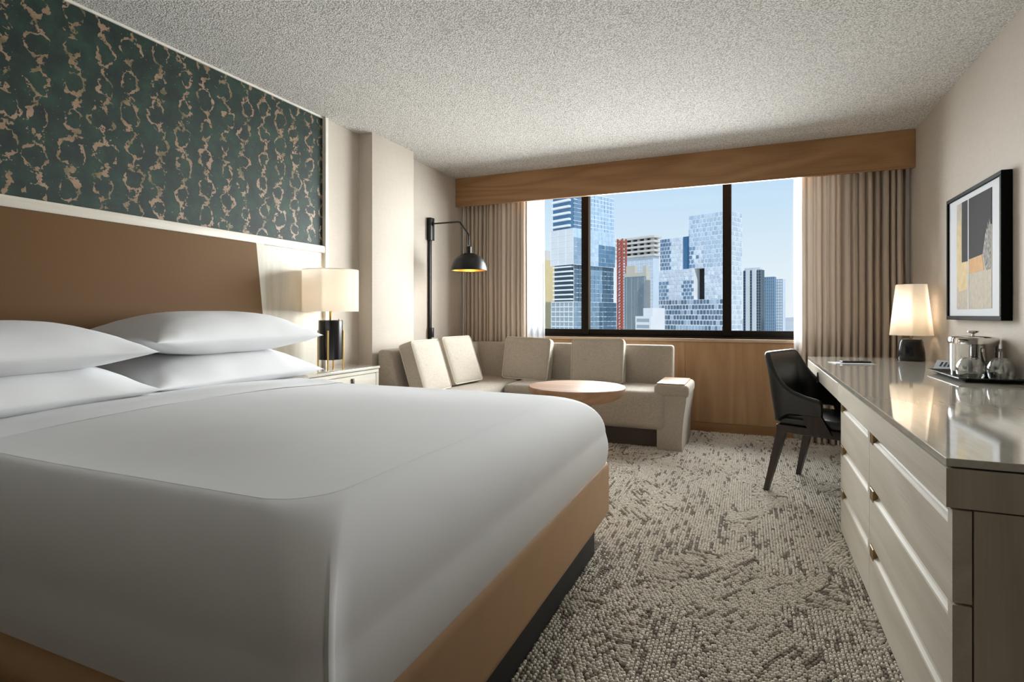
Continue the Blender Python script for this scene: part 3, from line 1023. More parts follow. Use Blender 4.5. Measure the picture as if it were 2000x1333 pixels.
# apron: long front rail, end rails, and the pencil drawer over the knee space
part(desk, 'front_apron', MB().prism([(DXF, DYN), (DXF + 0.03, DYN + 0.03), (DXF + 0.03, 3.13), (DXF, 3.13)], 'z', AZ0, AZ1), 'desk_wood')
part(desk, 'end_apron', MB().prism([(DXF + 0.0002, DYN), (XR - 0.004, DYN), (XR - 0.004, DYN + 0.03), (DXF + 0.0302, DYN + 0.03)], 'z', AZ0, AZ1), 'desk_side')
pdw = part(desk, 'pencil_drawer', RB(DXF, DXF + 0.03, 3.133, 4.186, AZ0, AZ1, r=0.002, seg=1), 'desk_wood')
part(desk, 'front_apron', RB(DXF, DXF + 0.03, 4.190, DYE, AZ0, AZ1, r=0.002, seg=1), 'desk_wood')
part(desk, 'far_apron', RB(DXF + 0.03, XR - 0.004, DYE - 0.03, DYE, AZ0, AZ1, r=0.002, seg=1), 'desk_side')
ly, lz = 3.95, 0.690
loop = [(DXF - 0.005, ly + 0.026 * math.sin(2 * PI * t / 16) * math.sin(PI * t / 16), lz - 0.062 * math.sin(PI * t / 16)) for t in range(17)]
part(desk, 'loop_pull', MB().tube(loop, 0.004, 8), 'strap', sub_of=pdw)
part(desk, 'drawer_bottom', B(DXF + 0.032, XR - 0.05, 3.14, 4.18, AZ0, AZ0 + 0.012), 'desk_side')
part(desk, 'far_leg', RB(1.02, 1.09, 4.52, 4.60, 0, AZ0, r=0.003, seg=1), 'dark_wood')
# carcass
CX0 = DXF + 0.045
part(desk, 'near_side_panel', B(CX0 + 0.004, XR - 0.004, DYN + 0.002, DYN + 0.022, 0.0, AZ0 - 0.004), 'desk_side')
part(desk, 'far_side_panel', B(CX0, XR - 0.004, 3.08, 3.10, 0.0, AZ0 - 0.001), 'desk_side')
part(desk, 'carcass', B(CX0 + 0.002, XR - 0.006, DYN + 0.022, 3.08, 0.02, AZ0 - 0.003), 'desk_side')
def drawer_front(y0, y1, z0, z1):
    """front with a routed finger-pull along its top edge, stopped short of the near end"""
    x0, x1 = DXF + 0.011, CX0
    e = 0.030
    mb = MB()
    # near stop, full profile
    mb.box(x0, x1, y0, y0 + e, z0, z1)
    # far stop
    mb.box(x0, x1, y1 - 0.012, y1, z0, z1)
    pr = [(x0, z0), (x1, z0), (x1, z1), (x0 + 0.018, z1), (x0 + 0.014, z1 - 0.024), (x0 + 0.011, z1 - 0.028), (x0 + 0.002, z1 - 0.033), (x0, z1 - 0.037)]
    mb.prism(pr, 'y', y0 + e, y1 - 0.012)
    return mb
zr = [(0.430, 0.629), (0.222, 0.424), (0.012, 0.216)]
ymid = 2.395
for (y0, y1) in ((DYN + 0.001, ymid - 0.002), (ymid + 0.002, 3.10)):
    for (z0, z1) in zr:
        d_ = part(desk, 'drawer', drawer_front(y0, y1, z0, z1), 'desk_wood', 20)
        pt = RB(DXF + 0.0095, DXF + 0.037, y1 - 0.070, y1 - 0.012, z1 - 0.044, z1 - 0.001, r=0.002, seg=1)
        part(desk, 'brass_tab', pt, 'pull_brass', sub_of=d_, label='brass tab of the finger pull')

# ------------------------------------------------------------------ chair
chair = thing('desk_chair', 'black leather armchair with dark wooden legs pulled up to the desk', 'chair', (0.451, 3.76, 0), R_(-24.6))
def shell():
    # U path in plan from near arm tip round the back to far arm tip
    path = []
    hw, xb = 0.255, -0.245
    rc = 0.085
    for x in np.linspace(0.02, xb + rc, 18):
        path.append((x, -hw, 'arm'))
    for k in range(1, 9):
        a = R_(-90 - 90 * k / 9)
        path.append((xb + rc + rc * math.cos(a), -hw + rc + rc * math.sin(a), 'cor'))
    for y in np.linspace(-hw + rc, hw - rc, 12):
        path.append((xb, y, 'back'))
    for k in range(1, 9):
        a = R_(180 - 90 * k / 9)
        path.append((xb + rc + rc * math.cos(a), hw - rc + rc * math.sin(a), 'cor'))
    for x in np.linspace(xb + rc, 0.02, 18):
        path.append((x, hw, 'arm'))
    n = len(path)
    def ztop(x, y):
        pts = [(-0.25, 0.815), (-0.236, 0.808), (-0.222, 0.775), (-0.205, 0.715), (-0.185, 0.667), (-0.155, 0.624), (-0.115, 0.594), (-0.06, 0.573), (0.0, 0.560), (0.012, 0.555), (0.02, 0.545)]
        for (a, za), (b, zb_) in zip(pts, pts[1:]):
            if x <= b:
                t = max(0, (x - a) / (b - a))
                return za + (zb_ - za) * t
        return pts[-1][1]
    def zbot(x, y):
        t = min(1, max(0, (x + 0.24) / 0.10))
        return 0.425 + 0.058 * t * t * (3 - 2 * t)
    rows = []
    for i, (x, y, k) in enumerate(path):
        p0 = Vector(path[max(0, i - 1)][:2])
        p1 = Vector(path[min(n - 1, i + 1)][:2])
        d = (p1 - p0).normalized()
        out = Vector((d.y, -d.x))
        if out.dot(Vector((x + 0.05, y))) < 0:
            out = -out
        zt, zb_ = ztop(x, y), zbot(x, y)
        hs = 0.017
        sec = []
        nz = 12
        rng = list(range(nz + 1))
        for s_ in rng:
            z = zb_ + (zt - zb_) * s_ / nz
            sec.append((hs, z))
        for a in (45, 90, 135):
            sec.append((hs * math.cos(R_(a)), zt + hs * math.sin(R_(a))))
        for s_ in rng[::-1]:
            z = zb_ + (zt - zb_) * s_ / nz
            sec.append((-hs, z))
        sec.append((0, zb_ - 0.008))
        row = []
        backness = min(1, max(0, (-x - 0.02) / 0.2))
        for o_, z in sec:
            lean = -0.062 * max(0, (z - 0.44) / 0.38) * backness ** 1.5
            flare = 0.0
            row.append((x + out.x * o_ + lean, y + out.y * o_, z))
        row.append(row[0])
        rows.append(row)
    mb = MB().grid(rows)
    m = len(rows[0])
    mb.f.append(list(range(m - 1)))
    mb.f.append([(n - 1) * m + k for k in range(m - 1)][::-1])
    return mb
part(chair, 'backrest_shell', shell(), 'leather_black', 60, local=True, label='wraparound black leather back with low arms')
seat = RB(-0.225, 0.195, -0.235, 0.235, 0.405, 0.462, r=0.022, seg=5)
part(chair, 'seat', seat, 'leather_black', 50, local=True)
fr = MB().rbox(-0.235, 0.185, -0.245, 0.245, 0.362, 0.408, r=0.008, seg=2)
part(chair, 'seat_frame', fr, 'dark_wood', local=True)
for sx, sy in ((-1, -1), (-1, 1), (1, -1), (1, 1)):
    tx, ty = (-0.208 if sx < 0 else 0.130), 0.218 * sy
    bx, by = (-0.292 if sx < 0 else 0.178), 0.243 * sy
    def q(cx, cy, z, hx, hy):
        return [(cx - hx, cy - hy, z), (cx + hx, cy - hy, z), (cx + hx, cy + hy, z), (cx - hx, cy + hy, z)]
    part(chair, 'leg', MB().hexa(q(bx, by, 0, 0.013, 0.013), q(tx, ty, 0.37, 0.024, 0.022)), 'dark_wood', local=True)
for sy in (-1, 1):
    def qq(cx, cy, z, hx, hy):
        return [(cx - hx, cy - hy, z), (cx + hx, cy - hy, z), (cx + hx, cy + hy, z), (cx - hx, cy + hy, z)]
    part(chair, 'arm_post', MB().hexa(qq(0.01, 0.247 * sy, 0.385, 0.06, 0.010), qq(-0.035, 0.253 * sy, 0.49, 0.05, 0.012)), 'dark_wood', local=True)

# ------------------------------------------------------------------ desk lamp
DL = Vector((0.998, 4.53, DZT_))
dl = thing('desk_lamp', 'small black based lamp with white tapered shade on the far desk end', 'lamp', DL)
part(dl, 'base', MB().lathe([(0.076, 0.0), (0.079, 0.006), (0.077, 0.06), (0.068, 0.125), (0.058, 0.146), (0.045, 0.152), (0.012, 0.154)], 40, DL), 'black_gloss')
part(dl, 'stem', MB().lathe([(0.010, 0.15), (0.010, 0.19), (0.005, 0.195), (0.005, 0.36)], 16, DL), 'pull_brass')
ds0, ds1 = 0.172, 0.515
part(dl, 'shade', MB().lathe([(0.124, ds0), (0.088, ds1), (0.085, ds1), (0.121, ds0), (0.124, ds0)], 56, DL, False, False), 'shade')
part(dl, 'spider', MB().tube([(DL.x - 0.085, DL.y, DL.z + ds1 - 0.02), (DL.x + 0.085, DL.y, DL.z + ds1 - 0.02)], 0.002, 6), 'brass')
part(dl, 'bulb', MB().lathe([(0.004, 0.22), (0.014, 0.23), (0.028, 0.28), (0.024, 0.31), (0.001, 0.325)], 16, DL), 'bulb')
bulb_light('desk_lamp_bulb', (DL.x, DL.y, DL.z + 0.33), 2.2, WARM)

# ------------------------------------------------------------------ picture
PX, PY0, PY1, PZ0, PZ1 = 1.085, 3.325, 4.125, 1.022, 1.735
pic = thing('framed_picture', 'abstract print in a deep black frame on the right wall', 'picture', (XR, (PY0 + PY1) / 2, PZ0))
fw = 0.022
part(pic, 'frame_rail', RB(PX, XR - 0.001, PY0, PY1, PZ1 - fw, PZ1, r=0.002, seg=1), 'frame_black')
part(pic, 'frame_rail', RB(PX, XR - 0.001, PY0, PY1, PZ0, PZ0 + fw, r=0.002, seg=1), 'frame_black')
part(pic, 'frame_stile', RB(PX, XR - 0.001, PY0, PY0 + fw, PZ0 + fw, PZ1 - fw, r=0.002, seg=1), 'frame_black')
part(pic, 'frame_stile', RB(PX, XR - 0.001, PY1 - fw, PY1, PZ0 + fw, PZ1 - fw, r=0.002, seg=1), 'frame_black')
part(pic, 'mat_board', B(PX + 0.010, PX + 0.018, PY0 + fw, PY1 - fw, PZ0 + fw, PZ1 - fw), 'paper')
ay0, ay1, az0, az1 = 3.462, 3.968, 1.082, 1.682
ax = PX + 0.0085
def art(name, y0, y1, z0, z1, mat, dx=0.0):
    part(pic, name, B(ax - dx, PX + 0.0101, y0, y1, z0, z1), mat, 0)
def artp(name, poly, mat, dx):
    part(pic, name, MB().prism(poly, 'x', ax - dx, PX + 0.0101), mat, 0)
yv = 3.785          # white vertical line
art('print_beige_field', ay0, ay1, az0, az1, 'art_beige')
artp('print_black_field', [(yv - 0.012, 1.352), (3.580, 1.362), (3.545, 1.46), (3.500, 1.50), (ay0, 1.50), (ay0, az1), (yv - 0.012, az1)], 'art_black', 0.0006)
art('print_black_strip', yv + 0.006, 3.885, 1.345, az1, 'art_black', 0.0006)
artp('print_gold_block', [(yv - 0.012, 1.275), (3.560, 1.280), (3.585, 1.358), (yv - 0.012, 1.350)], 'art_gold', 0.0009)
artp('print_pale_gold_wash', [(3.80, 1.19), (3.93, 1.18), (ay1, 1.22), (ay1, 1.55), (3.90, 1.60), (3.887, 1.345), (yv + 0.008, 1.34)], 'art_pale_gold', 0.0003)
artp('print_charcoal_wash', [(3.474, 1.28), (3.52, 1.275), (3.545, 1.29), (3.560, 1.33), (3.572, 1.365), (3.560, 1.40), (3.548, 1.41), (3.552, 1.44), (3.530, 1.45), (3.532, 1.49), (3.515, 1.48), (3.512, 1.52), (3.495, 1.49), (3.490, 1.53), (3.474, 1.50)], 'art_mix', 0.0008)
art('print_white_line', yv - 0.010, yv + 0.004, az0, az1, 'paper', 0.0012)

# ------------------------------------------------------------------ things on the desk
# tray
tr = MB()
def rect(x0, x1, y0, y1, z):
    return [(x0, y0, z), (x1, y0, z), (x1, y1, z), (x0, y1, z)]
TX0, TX1, TY0, TY1 = 0.875, 1.124, 3.150, 3.645
z0 = DZT_ + 0.0005
tr.hexa(rect(TX0 + 0.035, TX1 - 0.02, TY0 + 0.035, TY1 - 0.035, z0), rect(TX0 + 0.033, TX1 - 0.019, TY0 + 0.033, TY1 - 0.033, z0 + 0.004))
for a_, b_ in (((0, 1), None), ((1, 2), None), ((2, 3), None), ((3, 0), None)):
    i, j = a_
    I = rect(TX0 + 0.034, TX1 - 0.0195, TY0 + 0.034, TY1 - 0.034, z0)
    O = rect(TX0, TX1, TY0, TY1, z0 + 0.017)
    I2 = rect(TX0 + 0.034, TX1 - 0.0195, TY0 + 0.034, TY1 - 0.034, z0 + 0.004)
    O2 = rect(TX0, TX1, TY0, TY1, z0 + 0.021)
    tr.hexa([I[i], I[j], O[j], O[i]], [I2[i], I2[j], O2[j], O2[i]])
single('serving_tray', tr, 'black_plastic', 'black flared serving tray under the ice bucket and glasses', 'tray', (1.0, 3.4, DZT_), smooth=20)
# ice bucket
IB = Vector((1.018, 3.455, DZT_ + 0.005))
ib = thing('ice_bucket', 'chrome lidded ice bucket with side handle on the black tray', 'ice bucket', IB)
part(ib, 'body', MB().lathe([(0.090, 0.0), (0.094, 0.004), (0.097, 0.16), (0.099, 0.163)], 48, IB), 'chrome')
ld = part(ib, 'lid', MB().lathe([(0.100, 0.163), (0.101, 0.185), (0.098, 0.193), (0.09, 0.197), (0.03, 0.201), (0.004, 0.201)], 48, IB), 'chrome')
part(ib, 'lid_knob', MB().lathe([(0.006, 0.20), (0.006, 0.211), (0.012, 0.214), (0.024, 0.220), (0.022, 0.225), (0.004, 0.226)], 24, IB), 'steel', sub_of=ld)
hd = []
hang = R_(-62)
hv = Vector((math.cos(hang), math.sin(hang), 0))
hp = Vector((-hv.y, hv.x, 0))
for k in range(13):
    a = PI * k / 12
    hd.append(tuple(IB + hv * (0.098 + 0.012 * math.sin(a)) + hp * (-0.045 * math.cos(a)) + Vector((0, 0, 0.135 - 0.10 * math.sin(a)))))
part(ib, 'handle', MB().tube(hd, 0.0035, 8), 'steel')
for s_ in (-1, 1):
    part(ib, 'handle_lug', MB().lathe([(0.007, -0.007), (0.007, 0.007)], 12, tuple(IB + hv * 0.099 + hp * 0.045 * s_ + Vector((0, 0, 0.135)))), 'steel')
def tumbler(label, x, y):
    c = (x, y, DZT_ + 0.0048)
    pr = [(0.044, 0.0), (0.052, 0.022), (0.055, 0.045), (0.053, 0.066), (0.046, 0.085), (0.034, 0.100), (0.022, 0.105), (0.001, 0.106)]
    pi_ = [(0.001, 0.094), (0.020, 0.094), (0.033, 0.090), (0.044, 0.080), (0.051, 0.064), (0.053, 0.045), (0.050, 0.022), (0.042, 0.0)]
    o = thing('tumbler', label, 'glass', c, 0, 'upturned tumblers on the black tray')
    part(o, 'bowl', MB().lathe(pr + pi_ + [pr[0]], 40, c, False, False), 'tumbler_glass', 50)
    part(o, 'rim', MB().tube([(c[0] + 0.043 * math.cos(2 * PI * i / 36), c[1] + 0.043 * math.sin(2 * PI * i / 36), c[2] + 0.0012) for i in range(36)], 0.0014, 6, True), 'tumbler_glass')
    return o
tumbler('clear upturned tumbler in front of the ice bucket', 0.945, 3.245)
tumbler('clear upturned tumbler beside the ice bucket at the picture edge', 1.066, 3.262)
# notepad and pen
np_ = single('notepad', RB(-0.115, 0.115, -0.075, 0.075, 0, 0.003, r=0.001, seg=1), 'paper', 'white notepad lying on the desk near the chair', 'notepad')
np_.location = (0.590, 4.12, DZT_ + 0.0003)
np_.rotation_euler = (0, 0, R_(10))
rm = thing('remote_control', 'slim black remote control lying on the white notepad', 'remote control', (0.615, 4.14, DZT_ + 0.0035), R_(14))
part(rm, 'case', RB(-0.085, 0.085, -0.022, 0.022, 0, 0.011, r=0.004, seg=3), 'black_plastic', local=True)
for i in range(4):
    for j in range(2):
        part(rm, 'button', RB(-0.06 + i * 0.03, -0.048 + i * 0.03, -0.012 + j * 0.016, -0.004 + j * 0.016, 0.0105, 0.0122, r=0.0006, seg=1), 'plinth_dark', local=True)
# folded card standing behind the bucket
cd = thing('folded_card', 'small pale folded card with dark bars beside the ice bucket', 'card', (1.045, 3.93, DZT_), R_(-50))
cdm = MB().hexa([(-0.065, -0.030, 0), (0.065, -0.030, 0), (0.065, -0.028, 0), (-0.065, -0.028, 0)], [(-0.065, 0.0, 0.046), (0.065, 0.0, 0.046), (0.065, 0.002, 0.046), (-0.065, 0.002, 0.046)])
part(cd, 'front_leaf', cdm, 'paper_blue', local=True)
cdb = MB().hexa([(-0.065, 0.030, 0), (0.065, 0.030, 0), (0.065, 0.032, 0), (-0.065, 0.032, 0)], [(-0.065, 0.001, 0.046), (0.065, 0.001, 0.046), (0.065, 0.003, 0.046), (-0.065, 0.003, 0.046)])
part(cd, 'rear_leaf', cdb, 'paper_blue', local=True)
for i in range(4):
    x = -0.038 + i * 0.022
    def fp(t):
        return (-0.030 + 0.030 * t - 0.0006, 0.046 * t + 0.0004)
    (ya, za), (yb2, zb2) = fp(0.25), fp(0.8)
    part(cd, 'dark_bar', MB().hexa([(x, ya, za), (x + 0.011, ya, za), (x + 0.011, ya + 0.001, za), (x, ya + 0.001, za)], [(x + 0.004, yb2, zb2), (x + 0.015, yb2, zb2), (x + 0.015, yb2 + 0.001, zb2), (x + 0.004, yb2 + 0.001, zb2)]), 'print_dark', local=True)

# ------------------------------------------------------------------ carpet pile
def carpet_pile():
    x0, x1, y0, y1 = -1.45, 1.10, 1.15, 5.28
    # patches with their own row direction
    ns_ = 260
    sx = RNG.uniform(x0 - 0.1, x1 + 0.1, ns_)
    sy = RNG.uniform(y0 - 0.1, y1 + 0.1, ns_)
    ang_opts = np.radians([0, 0, 0, 0, 90, 32, -32])
    sid = RNG.integers(0, len(ang_opts), ns_)
    stone = RNG.uniform(0, 1, ns_)
    def patch(x, y):
        best = np.full(x.shape, 1e9)
        idx = np.zeros(x.shape, int)
        for k in range(ns_):
            d = ((x - sx[k]) * 1.6) ** 2 + ((y - sy[k]) * 0.75) ** 2
            m = d < best
            best[m] = d[m]
            idx[m] = k
        return idx
    px_, py_ = 0.0125, 0.0165
    allx, ally, alla, allt, alld = [], [], [], [], []
    for ai in sorted(set(np.degrees(ang_opts).round().astype(int))):
        a = math.radians(ai)
        R2 = 3.3
        gx, gy = np.meshgrid(np.arange(-R2, R2, px_), np.arange(-R2, R2, py_))
        gy = gy + (np.arange(gx.shape[1]) % 2)[None, :] * py_ * 0.5
        ci = np.broadcast_to(np.arange(gx.shape[1])[None, :], gx.shape)
        hsh = RNG.uniform(0, 1, gx.shape[1])
        si = np.floor(gy / 0.085 + hsh[None, :] * 7).astype(int) + 400
        tab = RNG.uniform(0, 1, (gx.shape[1], 900))
        dash = tab[ci, si]
        gx = gx + RNG.normal(0, 0.0010, gx.shape)
        gy = gy + RNG.normal(0, 0.0022, gy.shape)
        X = (gx * math.cos(a) - gy * math.sin(a)).ravel() + 0.15
        Y = (gx * math.sin(a) + gy * math.cos(a)).ravel() + 3.2
        m = (X > x0) & (X < x1) & (Y > y0) & (Y < y1)
        m &= ~((X < -0.64) & (Y < 2.38)) & ~((X < -1.1) & (Y < 2.9)) & ~((X < -0.7) & (Y > 4.6))
        X, Y = X[m], Y[m]
        dash = dash.ravel()[m]
        idx = patch(X, Y)
        k = np.degrees(ang_opts[sid[idx]]).round().astype(int) == ai
        allx.append(X[k])
        ally.append(Y[k])
        alla.append(np.full(k.sum(), a))
        allt.append(stone[idx[k]])
        alld.append(dash[k])
    X, Y, A, T, DS = map(np.concatenate, (allx, ally, alla, allt, alld))
    n = len(X)
    low = np.sin(X * 9 + 1.3 * np.sin(Y * 3.1)) * np.sin(Y * 4.3 + X * 2) + 0.6 * np.sin(X * 21 + Y * 13)
    lined = DS < (0.09 + 0.13 * (T > 0.6) + 0.05 * (low > 0.4))
    size = np.clip(0.99 + 0.05 * RNG.normal(0, 1, n), 0.8, 1.12)
    sxk = np.where(lined, 0.80, 0.97 - 0.06 * (T > 0.6))
    dark = lined & (RNG.uniform(0, 1, n) < 0.8) | (RNG.uniform(0, 1, n) < 0.03)
    K = 6
    ca = 2 * np.pi * np.arange(K) / K
    ring0 = np.stack([np.cos(ca), np.sin(ca), np.zeros(K)], 1)
    ring1 = np.stack([np.cos(ca) * 0.78, np.sin(ca) * 0.78, np.full(K, 0.62)], 1)
    tmpl = np.concatenate([ring0, ring1, [[0, 0, 1.0]]])
    nv = len(tmpl)
    rx, ry, rz = 0.0066, 0.0094, 0.0085
    P = tmpl[None] * np.array([rx, ry, rz])[None, None] * size[:, None, None]
    P[:, :, 0] *= sxk[:, None]
    P[:, :, 2] *= np.where(lined, 0.7, 1.0)[:, None]
    P[:, :, 2] *= RNG.uniform(0.75, 1.2, n)[:, None]
    c, s = np.cos(A)[:, None], np.sin(A)[:, None]
    V = np.stack([P[:, :, 0] * c - P[:, :, 1] * s + X[:, None], P[:, :, 0] * s + P[:, :, 1] * c + Y[:, None], P[:, :, 2] + 0.0004], 2).reshape(-1, 3)
    tri = []
    for i in range(K):
        j = (i + 1) % K
        tri += [(i, j, K + j), (i, K + j, K + i), (K + i, K + j, 2 * K)]
    tri = np.array(tri)
    Fc = (tri[None] + (np.arange(n) * nv)[:, None, None]).reshape(-1, 3)
    me = bpy.data.meshes.new('carpet_pile')
    me.vertices.add(len(V))
    me.vertices.foreach_set('co', V.astype(np.float32).ravel())
    me.loops.add(len(Fc) * 3)
    me.loops.foreach_set('vertex_index', Fc.astype(np.int32).ravel())
    me.polygons.add(len(Fc))
    me.polygons.foreach_set('loop_start', (np.arange(len(Fc)) * 3).astype(np.int32))
    me.polygons.foreach_set('use_smooth', np.ones(len(Fc), bool))
    me.update()
    lightc, darkc = np.array(lin((214, 206, 193))), np.array(lin((140, 130, 118)))
    colv = np.where(dark[:, None], darkc[None], lightc[None]) * RNG.uniform(0.86, 1.08, n)[:, None]
    # the yarn is darker where it dives into the backing
    at = me.color_attributes.new('yarn', 'FLOAT_COLOR', 'POINT')
    cc = np.ones((n, nv, 4), np.float32)
    cc[:, :, :3] = colv[:, None, :]
    at.data.foreach_set('color', cc.ravel())
    me.materials.append(M['pile'])
    o = bpy.data.objects.new('carpet_pile', me)
    COL.objects.link(o)
    o.parent = floor
    o['kind'] = 'stuff'
    return n
carpet_pile()

# ------------------------------------------------------------------ the city outside
GZ = -75.0
def m_facade(name, c, rough=0.5, metal=0.0):
    return m_plain(name, c, rough, metal, var=0.04, scale=0.3)
M['glass_deep'] = m_facade('tower_glass_deep', (84, 128, 164), 0.08, 0.2)
M['glass_mid'] = m_facade('tower_glass_mid', (120, 158, 190), 0.08, 0.2)
M['glass_pale'] = m_facade('tower_glass_pale', (206, 220, 232), 0.08, 0.2)
M['glass_dark'] = m_facade('tower_glass_dark', (66, 88, 102), 0.08, 0.5)
M['glass_grey'] = m_facade('tower_glass_grey', (158, 174, 184), 0.08, 0.5)
M['tower_white'] = m_facade('tower_white', (222, 224, 226), 0.6)
M['tower_line'] = m_facade('tower_line', (238, 242, 245), 0.5)
M['tower_concrete'] = m_facade('tower_concrete', (216, 212, 206), 0.8)
M['tower_beige'] = m_facade('tower_beige', (206, 200, 184), 0.8)
M['tower_ochre'] = m_facade('tower_ochre', (222, 202, 152), 0.8)
M['tower_shadow'] = m_facade('tower_recess', (44, 40, 40), 0.8)  # near-black; paints shade into the recess and open floors; also window bands
M['mast_red'] = m_facade('mast_red', (182, 92, 74), 0.6)
M['haze_blue'] = m_facade('far_tower_pale', (206, 218, 230), 0.5)  # distance haze painted into the tower's colour
PHI = R_(65)
AV = Vector((math.cos(PHI), math.sin(PHI), 0))
BV = Vector((-math.sin(PHI), math.cos(PHI), 0))
class Tower:
    """a building seen on its corner: corner column, left face along BV, right face along AV"""
    def __init__(s, name, label, u, Y, cat='building'):
        s.Y = Y
        s.c = on_y(u, YH, Y)
        s.D = s.c.dot(FV)
        s.c = Vector((s.c.x, s.c.y, 0))
        s.t = thing(name, label, cat, (s.c.x, s.c.y, GZ))
    def z(s, v):
        return CAMH + (YH - v) * s.D / FPX
    def reach(s, u, d):
        r = ray(u, YH)
        # r*k = c + d*t
        det = r.x * (-d.y) + d.x * r.y
        k = (s.c.x * (-d.y) + d.x * s.c.y) / det
        p = Vector((r.x * k, r.y * k, 0))
        return (p - s.c).dot(d)
    def P(s, a, b, z):
        p = s.c + AV * a + BV * b
        return (p.x, p.y, z)
    def blk(s, mb, a0, a1, b0, b1, z0, z1):
        mb.hexa([s.P(a0, b0, z0), s.P(a1, b0, z0), s.P(a1, b1, z0), s.P(a0, b1, z0)], [s.P(a0, b0, z1), s.P(a1, b0, z1), s.P(a1, b1, z1), s.P(a0, b1, z1)])
        return mb
    def body(s, name, mat, a0, a1, b0, b1, z0, z1, label=None):
        return part(s.t, name, s.blk(MB(), a0, a1, b0, b1, z0, z1), mat, 0, label=label)
    def lines(s, name, mat, face, o, b0, b1, z0, z1, nh, nv, w, dep, wv=None):
        """grid of slab lines and mullions standing proud of one face"""
        mb = MB()
        wv = wv or w
        def bar(p0, p1, q0, q1):
            if face == 'L':
                s.blk(mb, o - dep, o, p0, p1, q0, q1)
            else:
                s.blk(mb, p0, p1, o - dep, o, q0, q1)
        for i in range(nh + 1):
            zz = z0 + (z1 - z0) * i / nh
            bar(b0, b1, zz - w / 2, zz + w / 2)
        for i in range(nv + 1 if nv else 0):
            bb_ = b0 + (b1 - b0) * i / nv
            bar(bb_ - wv / 2, bb_ + wv / 2, z0, z1)
        return part(s.t, name, mb, mat, 0, kind='stuff')
    def panes(s, name, face, o, b0, b1, z0, z1, nh, nv, cols, seed, gap=0.12, stagger=True):
        rnd = random.Random(seed)
        mb = MB()
        colr = []
        cw, ch = (b1 - b0) / nv, (z1 - z0) / nh
        for i in range(nh):
            sh_ = (0.5 * (i % 2) if stagger else 0) * cw
            for j in range(nv):
                p0 = b0 + cw * j + sh_ + cw * gap
                p1 = min(b0 + cw * (j + 1) + sh_ - cw * gap * 0.3, b1)
                if p1 - p0 < cw * 0.15:
                    continue
                q0, q1 = z0 + ch * i + ch * gap, z0 + ch * (i + 1) - ch * gap * 0.4
                tl = rnd.uniform(-0.02, 0.05)
                d0, d1 = o - 0.06, o - 0.06 + tl
                if face == 'L':
                    pts = [s.P(d0, p0, q0), s.P(d1, p1, q0), s.P(d1, p1, q1), s.P(d0, p0, q1)]
                else:
                    pts = [s.P(p0, d0, q0), s.P(p1, d1, q0), s.P(p1, d1, q1), s.P(p0, d0, q1)]
                mb.add(pts, [(0, 1, 2, 3)])
                k = cols((j + 0.5) / nv, (i + 0.5) / nh, rnd)
                colr += [(*lin(k), 1)] * 4
        ob = mesh_obj(name, mb, 'pane', s.t, s.t.location, 0, fixn=False)
        at_ = ob.data.color_attributes.new('tint', 'FLOAT_COLOR', 'CORNER')
        # order of loops follows faces
        flat = []
        for p in ob.data.polygons:
            for li in p.loop_indices:
                flat += colr[ob.data.loops[li].vertex_index]
        at_.data.foreach_set('color', flat)
        ob['kind'] = 'stuff'
        return ob
def haze_jit(c, rnd, k=14):
    d = rnd.uniform(-k, k) + 18  # random jitter plus a lift; with the greying below it paints in haze
    g_ = sum(c) / 3
    return tuple(max(0, min(255, g_ + (x - g_) * 0.8 + d)) for x in c)

# stacked-box tower beside the first mullion
t1 = Tower('stacked_glass_tower', 'tall blue and white tower of stacked glass boxes left of the first mullion', 1120, 95)
wl_ = t1.reach(1080, BV)
wr_ = t1.reach(1199, AV)
zs = [t1.z(v) for v in (372, 447, 517, 590)] + [GZ]
t1.body('top_block', 'glass_deep', 0, wr_, 0, wl_, zs[1], zs[0])
t1.body('white_block', 'tower_white', -0.6, wr_ * 0.97, -0.5, wl_, zs[2], zs[1])
t1.body('balcony_block', 'glass_dark', 0.2, wr_, 0.1, wl_ - 0.2, zs[3], zs[2])
t1.body('lower_block', 'glass_grey', -0.4, wr_ * 1.03, -0.3, wl_, GZ, zs[3])
t1.body('stepped_wing', 'glass_pale', wr_ * 0.3, wr_ * 0.6, wl_, t1.reach(1066, BV), GZ, t1.z(452))
t1.lines('top_slab_lines', 'tower_line', 'R', 0, 0, wr_, zs[1], zs[0], 9, 0, 0.12, 0.06)
for k in range(6):
    z = zs[1] + (zs[0] - zs[1]) * (k + 0.6) / 6
    part(t1.t, 'balcony', t1.blk(MB(), -0.6, 0.8, 0.6, wl_ - 0.2, z - 0.22, z + 0.16), 'tower_line', 0)
t1.lines('white_block_joints', 'tower_line', 'L', -0.6, -0.5, wl_, zs[2], zs[1], 6, 3, 0.05, 0.03)
t1.lines('white_block_side_joints', 'tower_line', 'R', -0.5, -0.6, wr_ * 0.97, zs[2], zs[1], 8, 4, 0.08, 0.04)
for k in range(8):
    z = zs[3] + (zs[2] - zs[3]) * (k + 0.6) / 8
    part(t1.t, 'balcony', t1.blk(MB(), -0.5, 0.8, 0.2, wl_ - 0.4, z - 0.13, z + 0.13), 'tower_line', 0)
t1.lines('side_slab_lines', 'tower_line', 'R', 0.1, 0.2, wr_, zs[3], zs[2], 8, 3, 0.10, 0.04, 0.06)
t1.lines('lower_slab_lines', 'tower_line', 'L', -0.4, -0.3, wl_, zs[3] - 30, zs[3], 34, 5, 0.16, 0.08, 0.05)
t1.lines('lower_side_slab_lines', 'tower_line', 'R', -0.3, -0.4, wr_ * 1.03, zs[3] - 30, zs[3], 34, 3, 0.10, 0.05, 0.05)
def c_side1(a, b, r):
    return haze_jit((150, 186, 214) if b > 0.45 or a < 0.3 else (92, 128, 158), r)
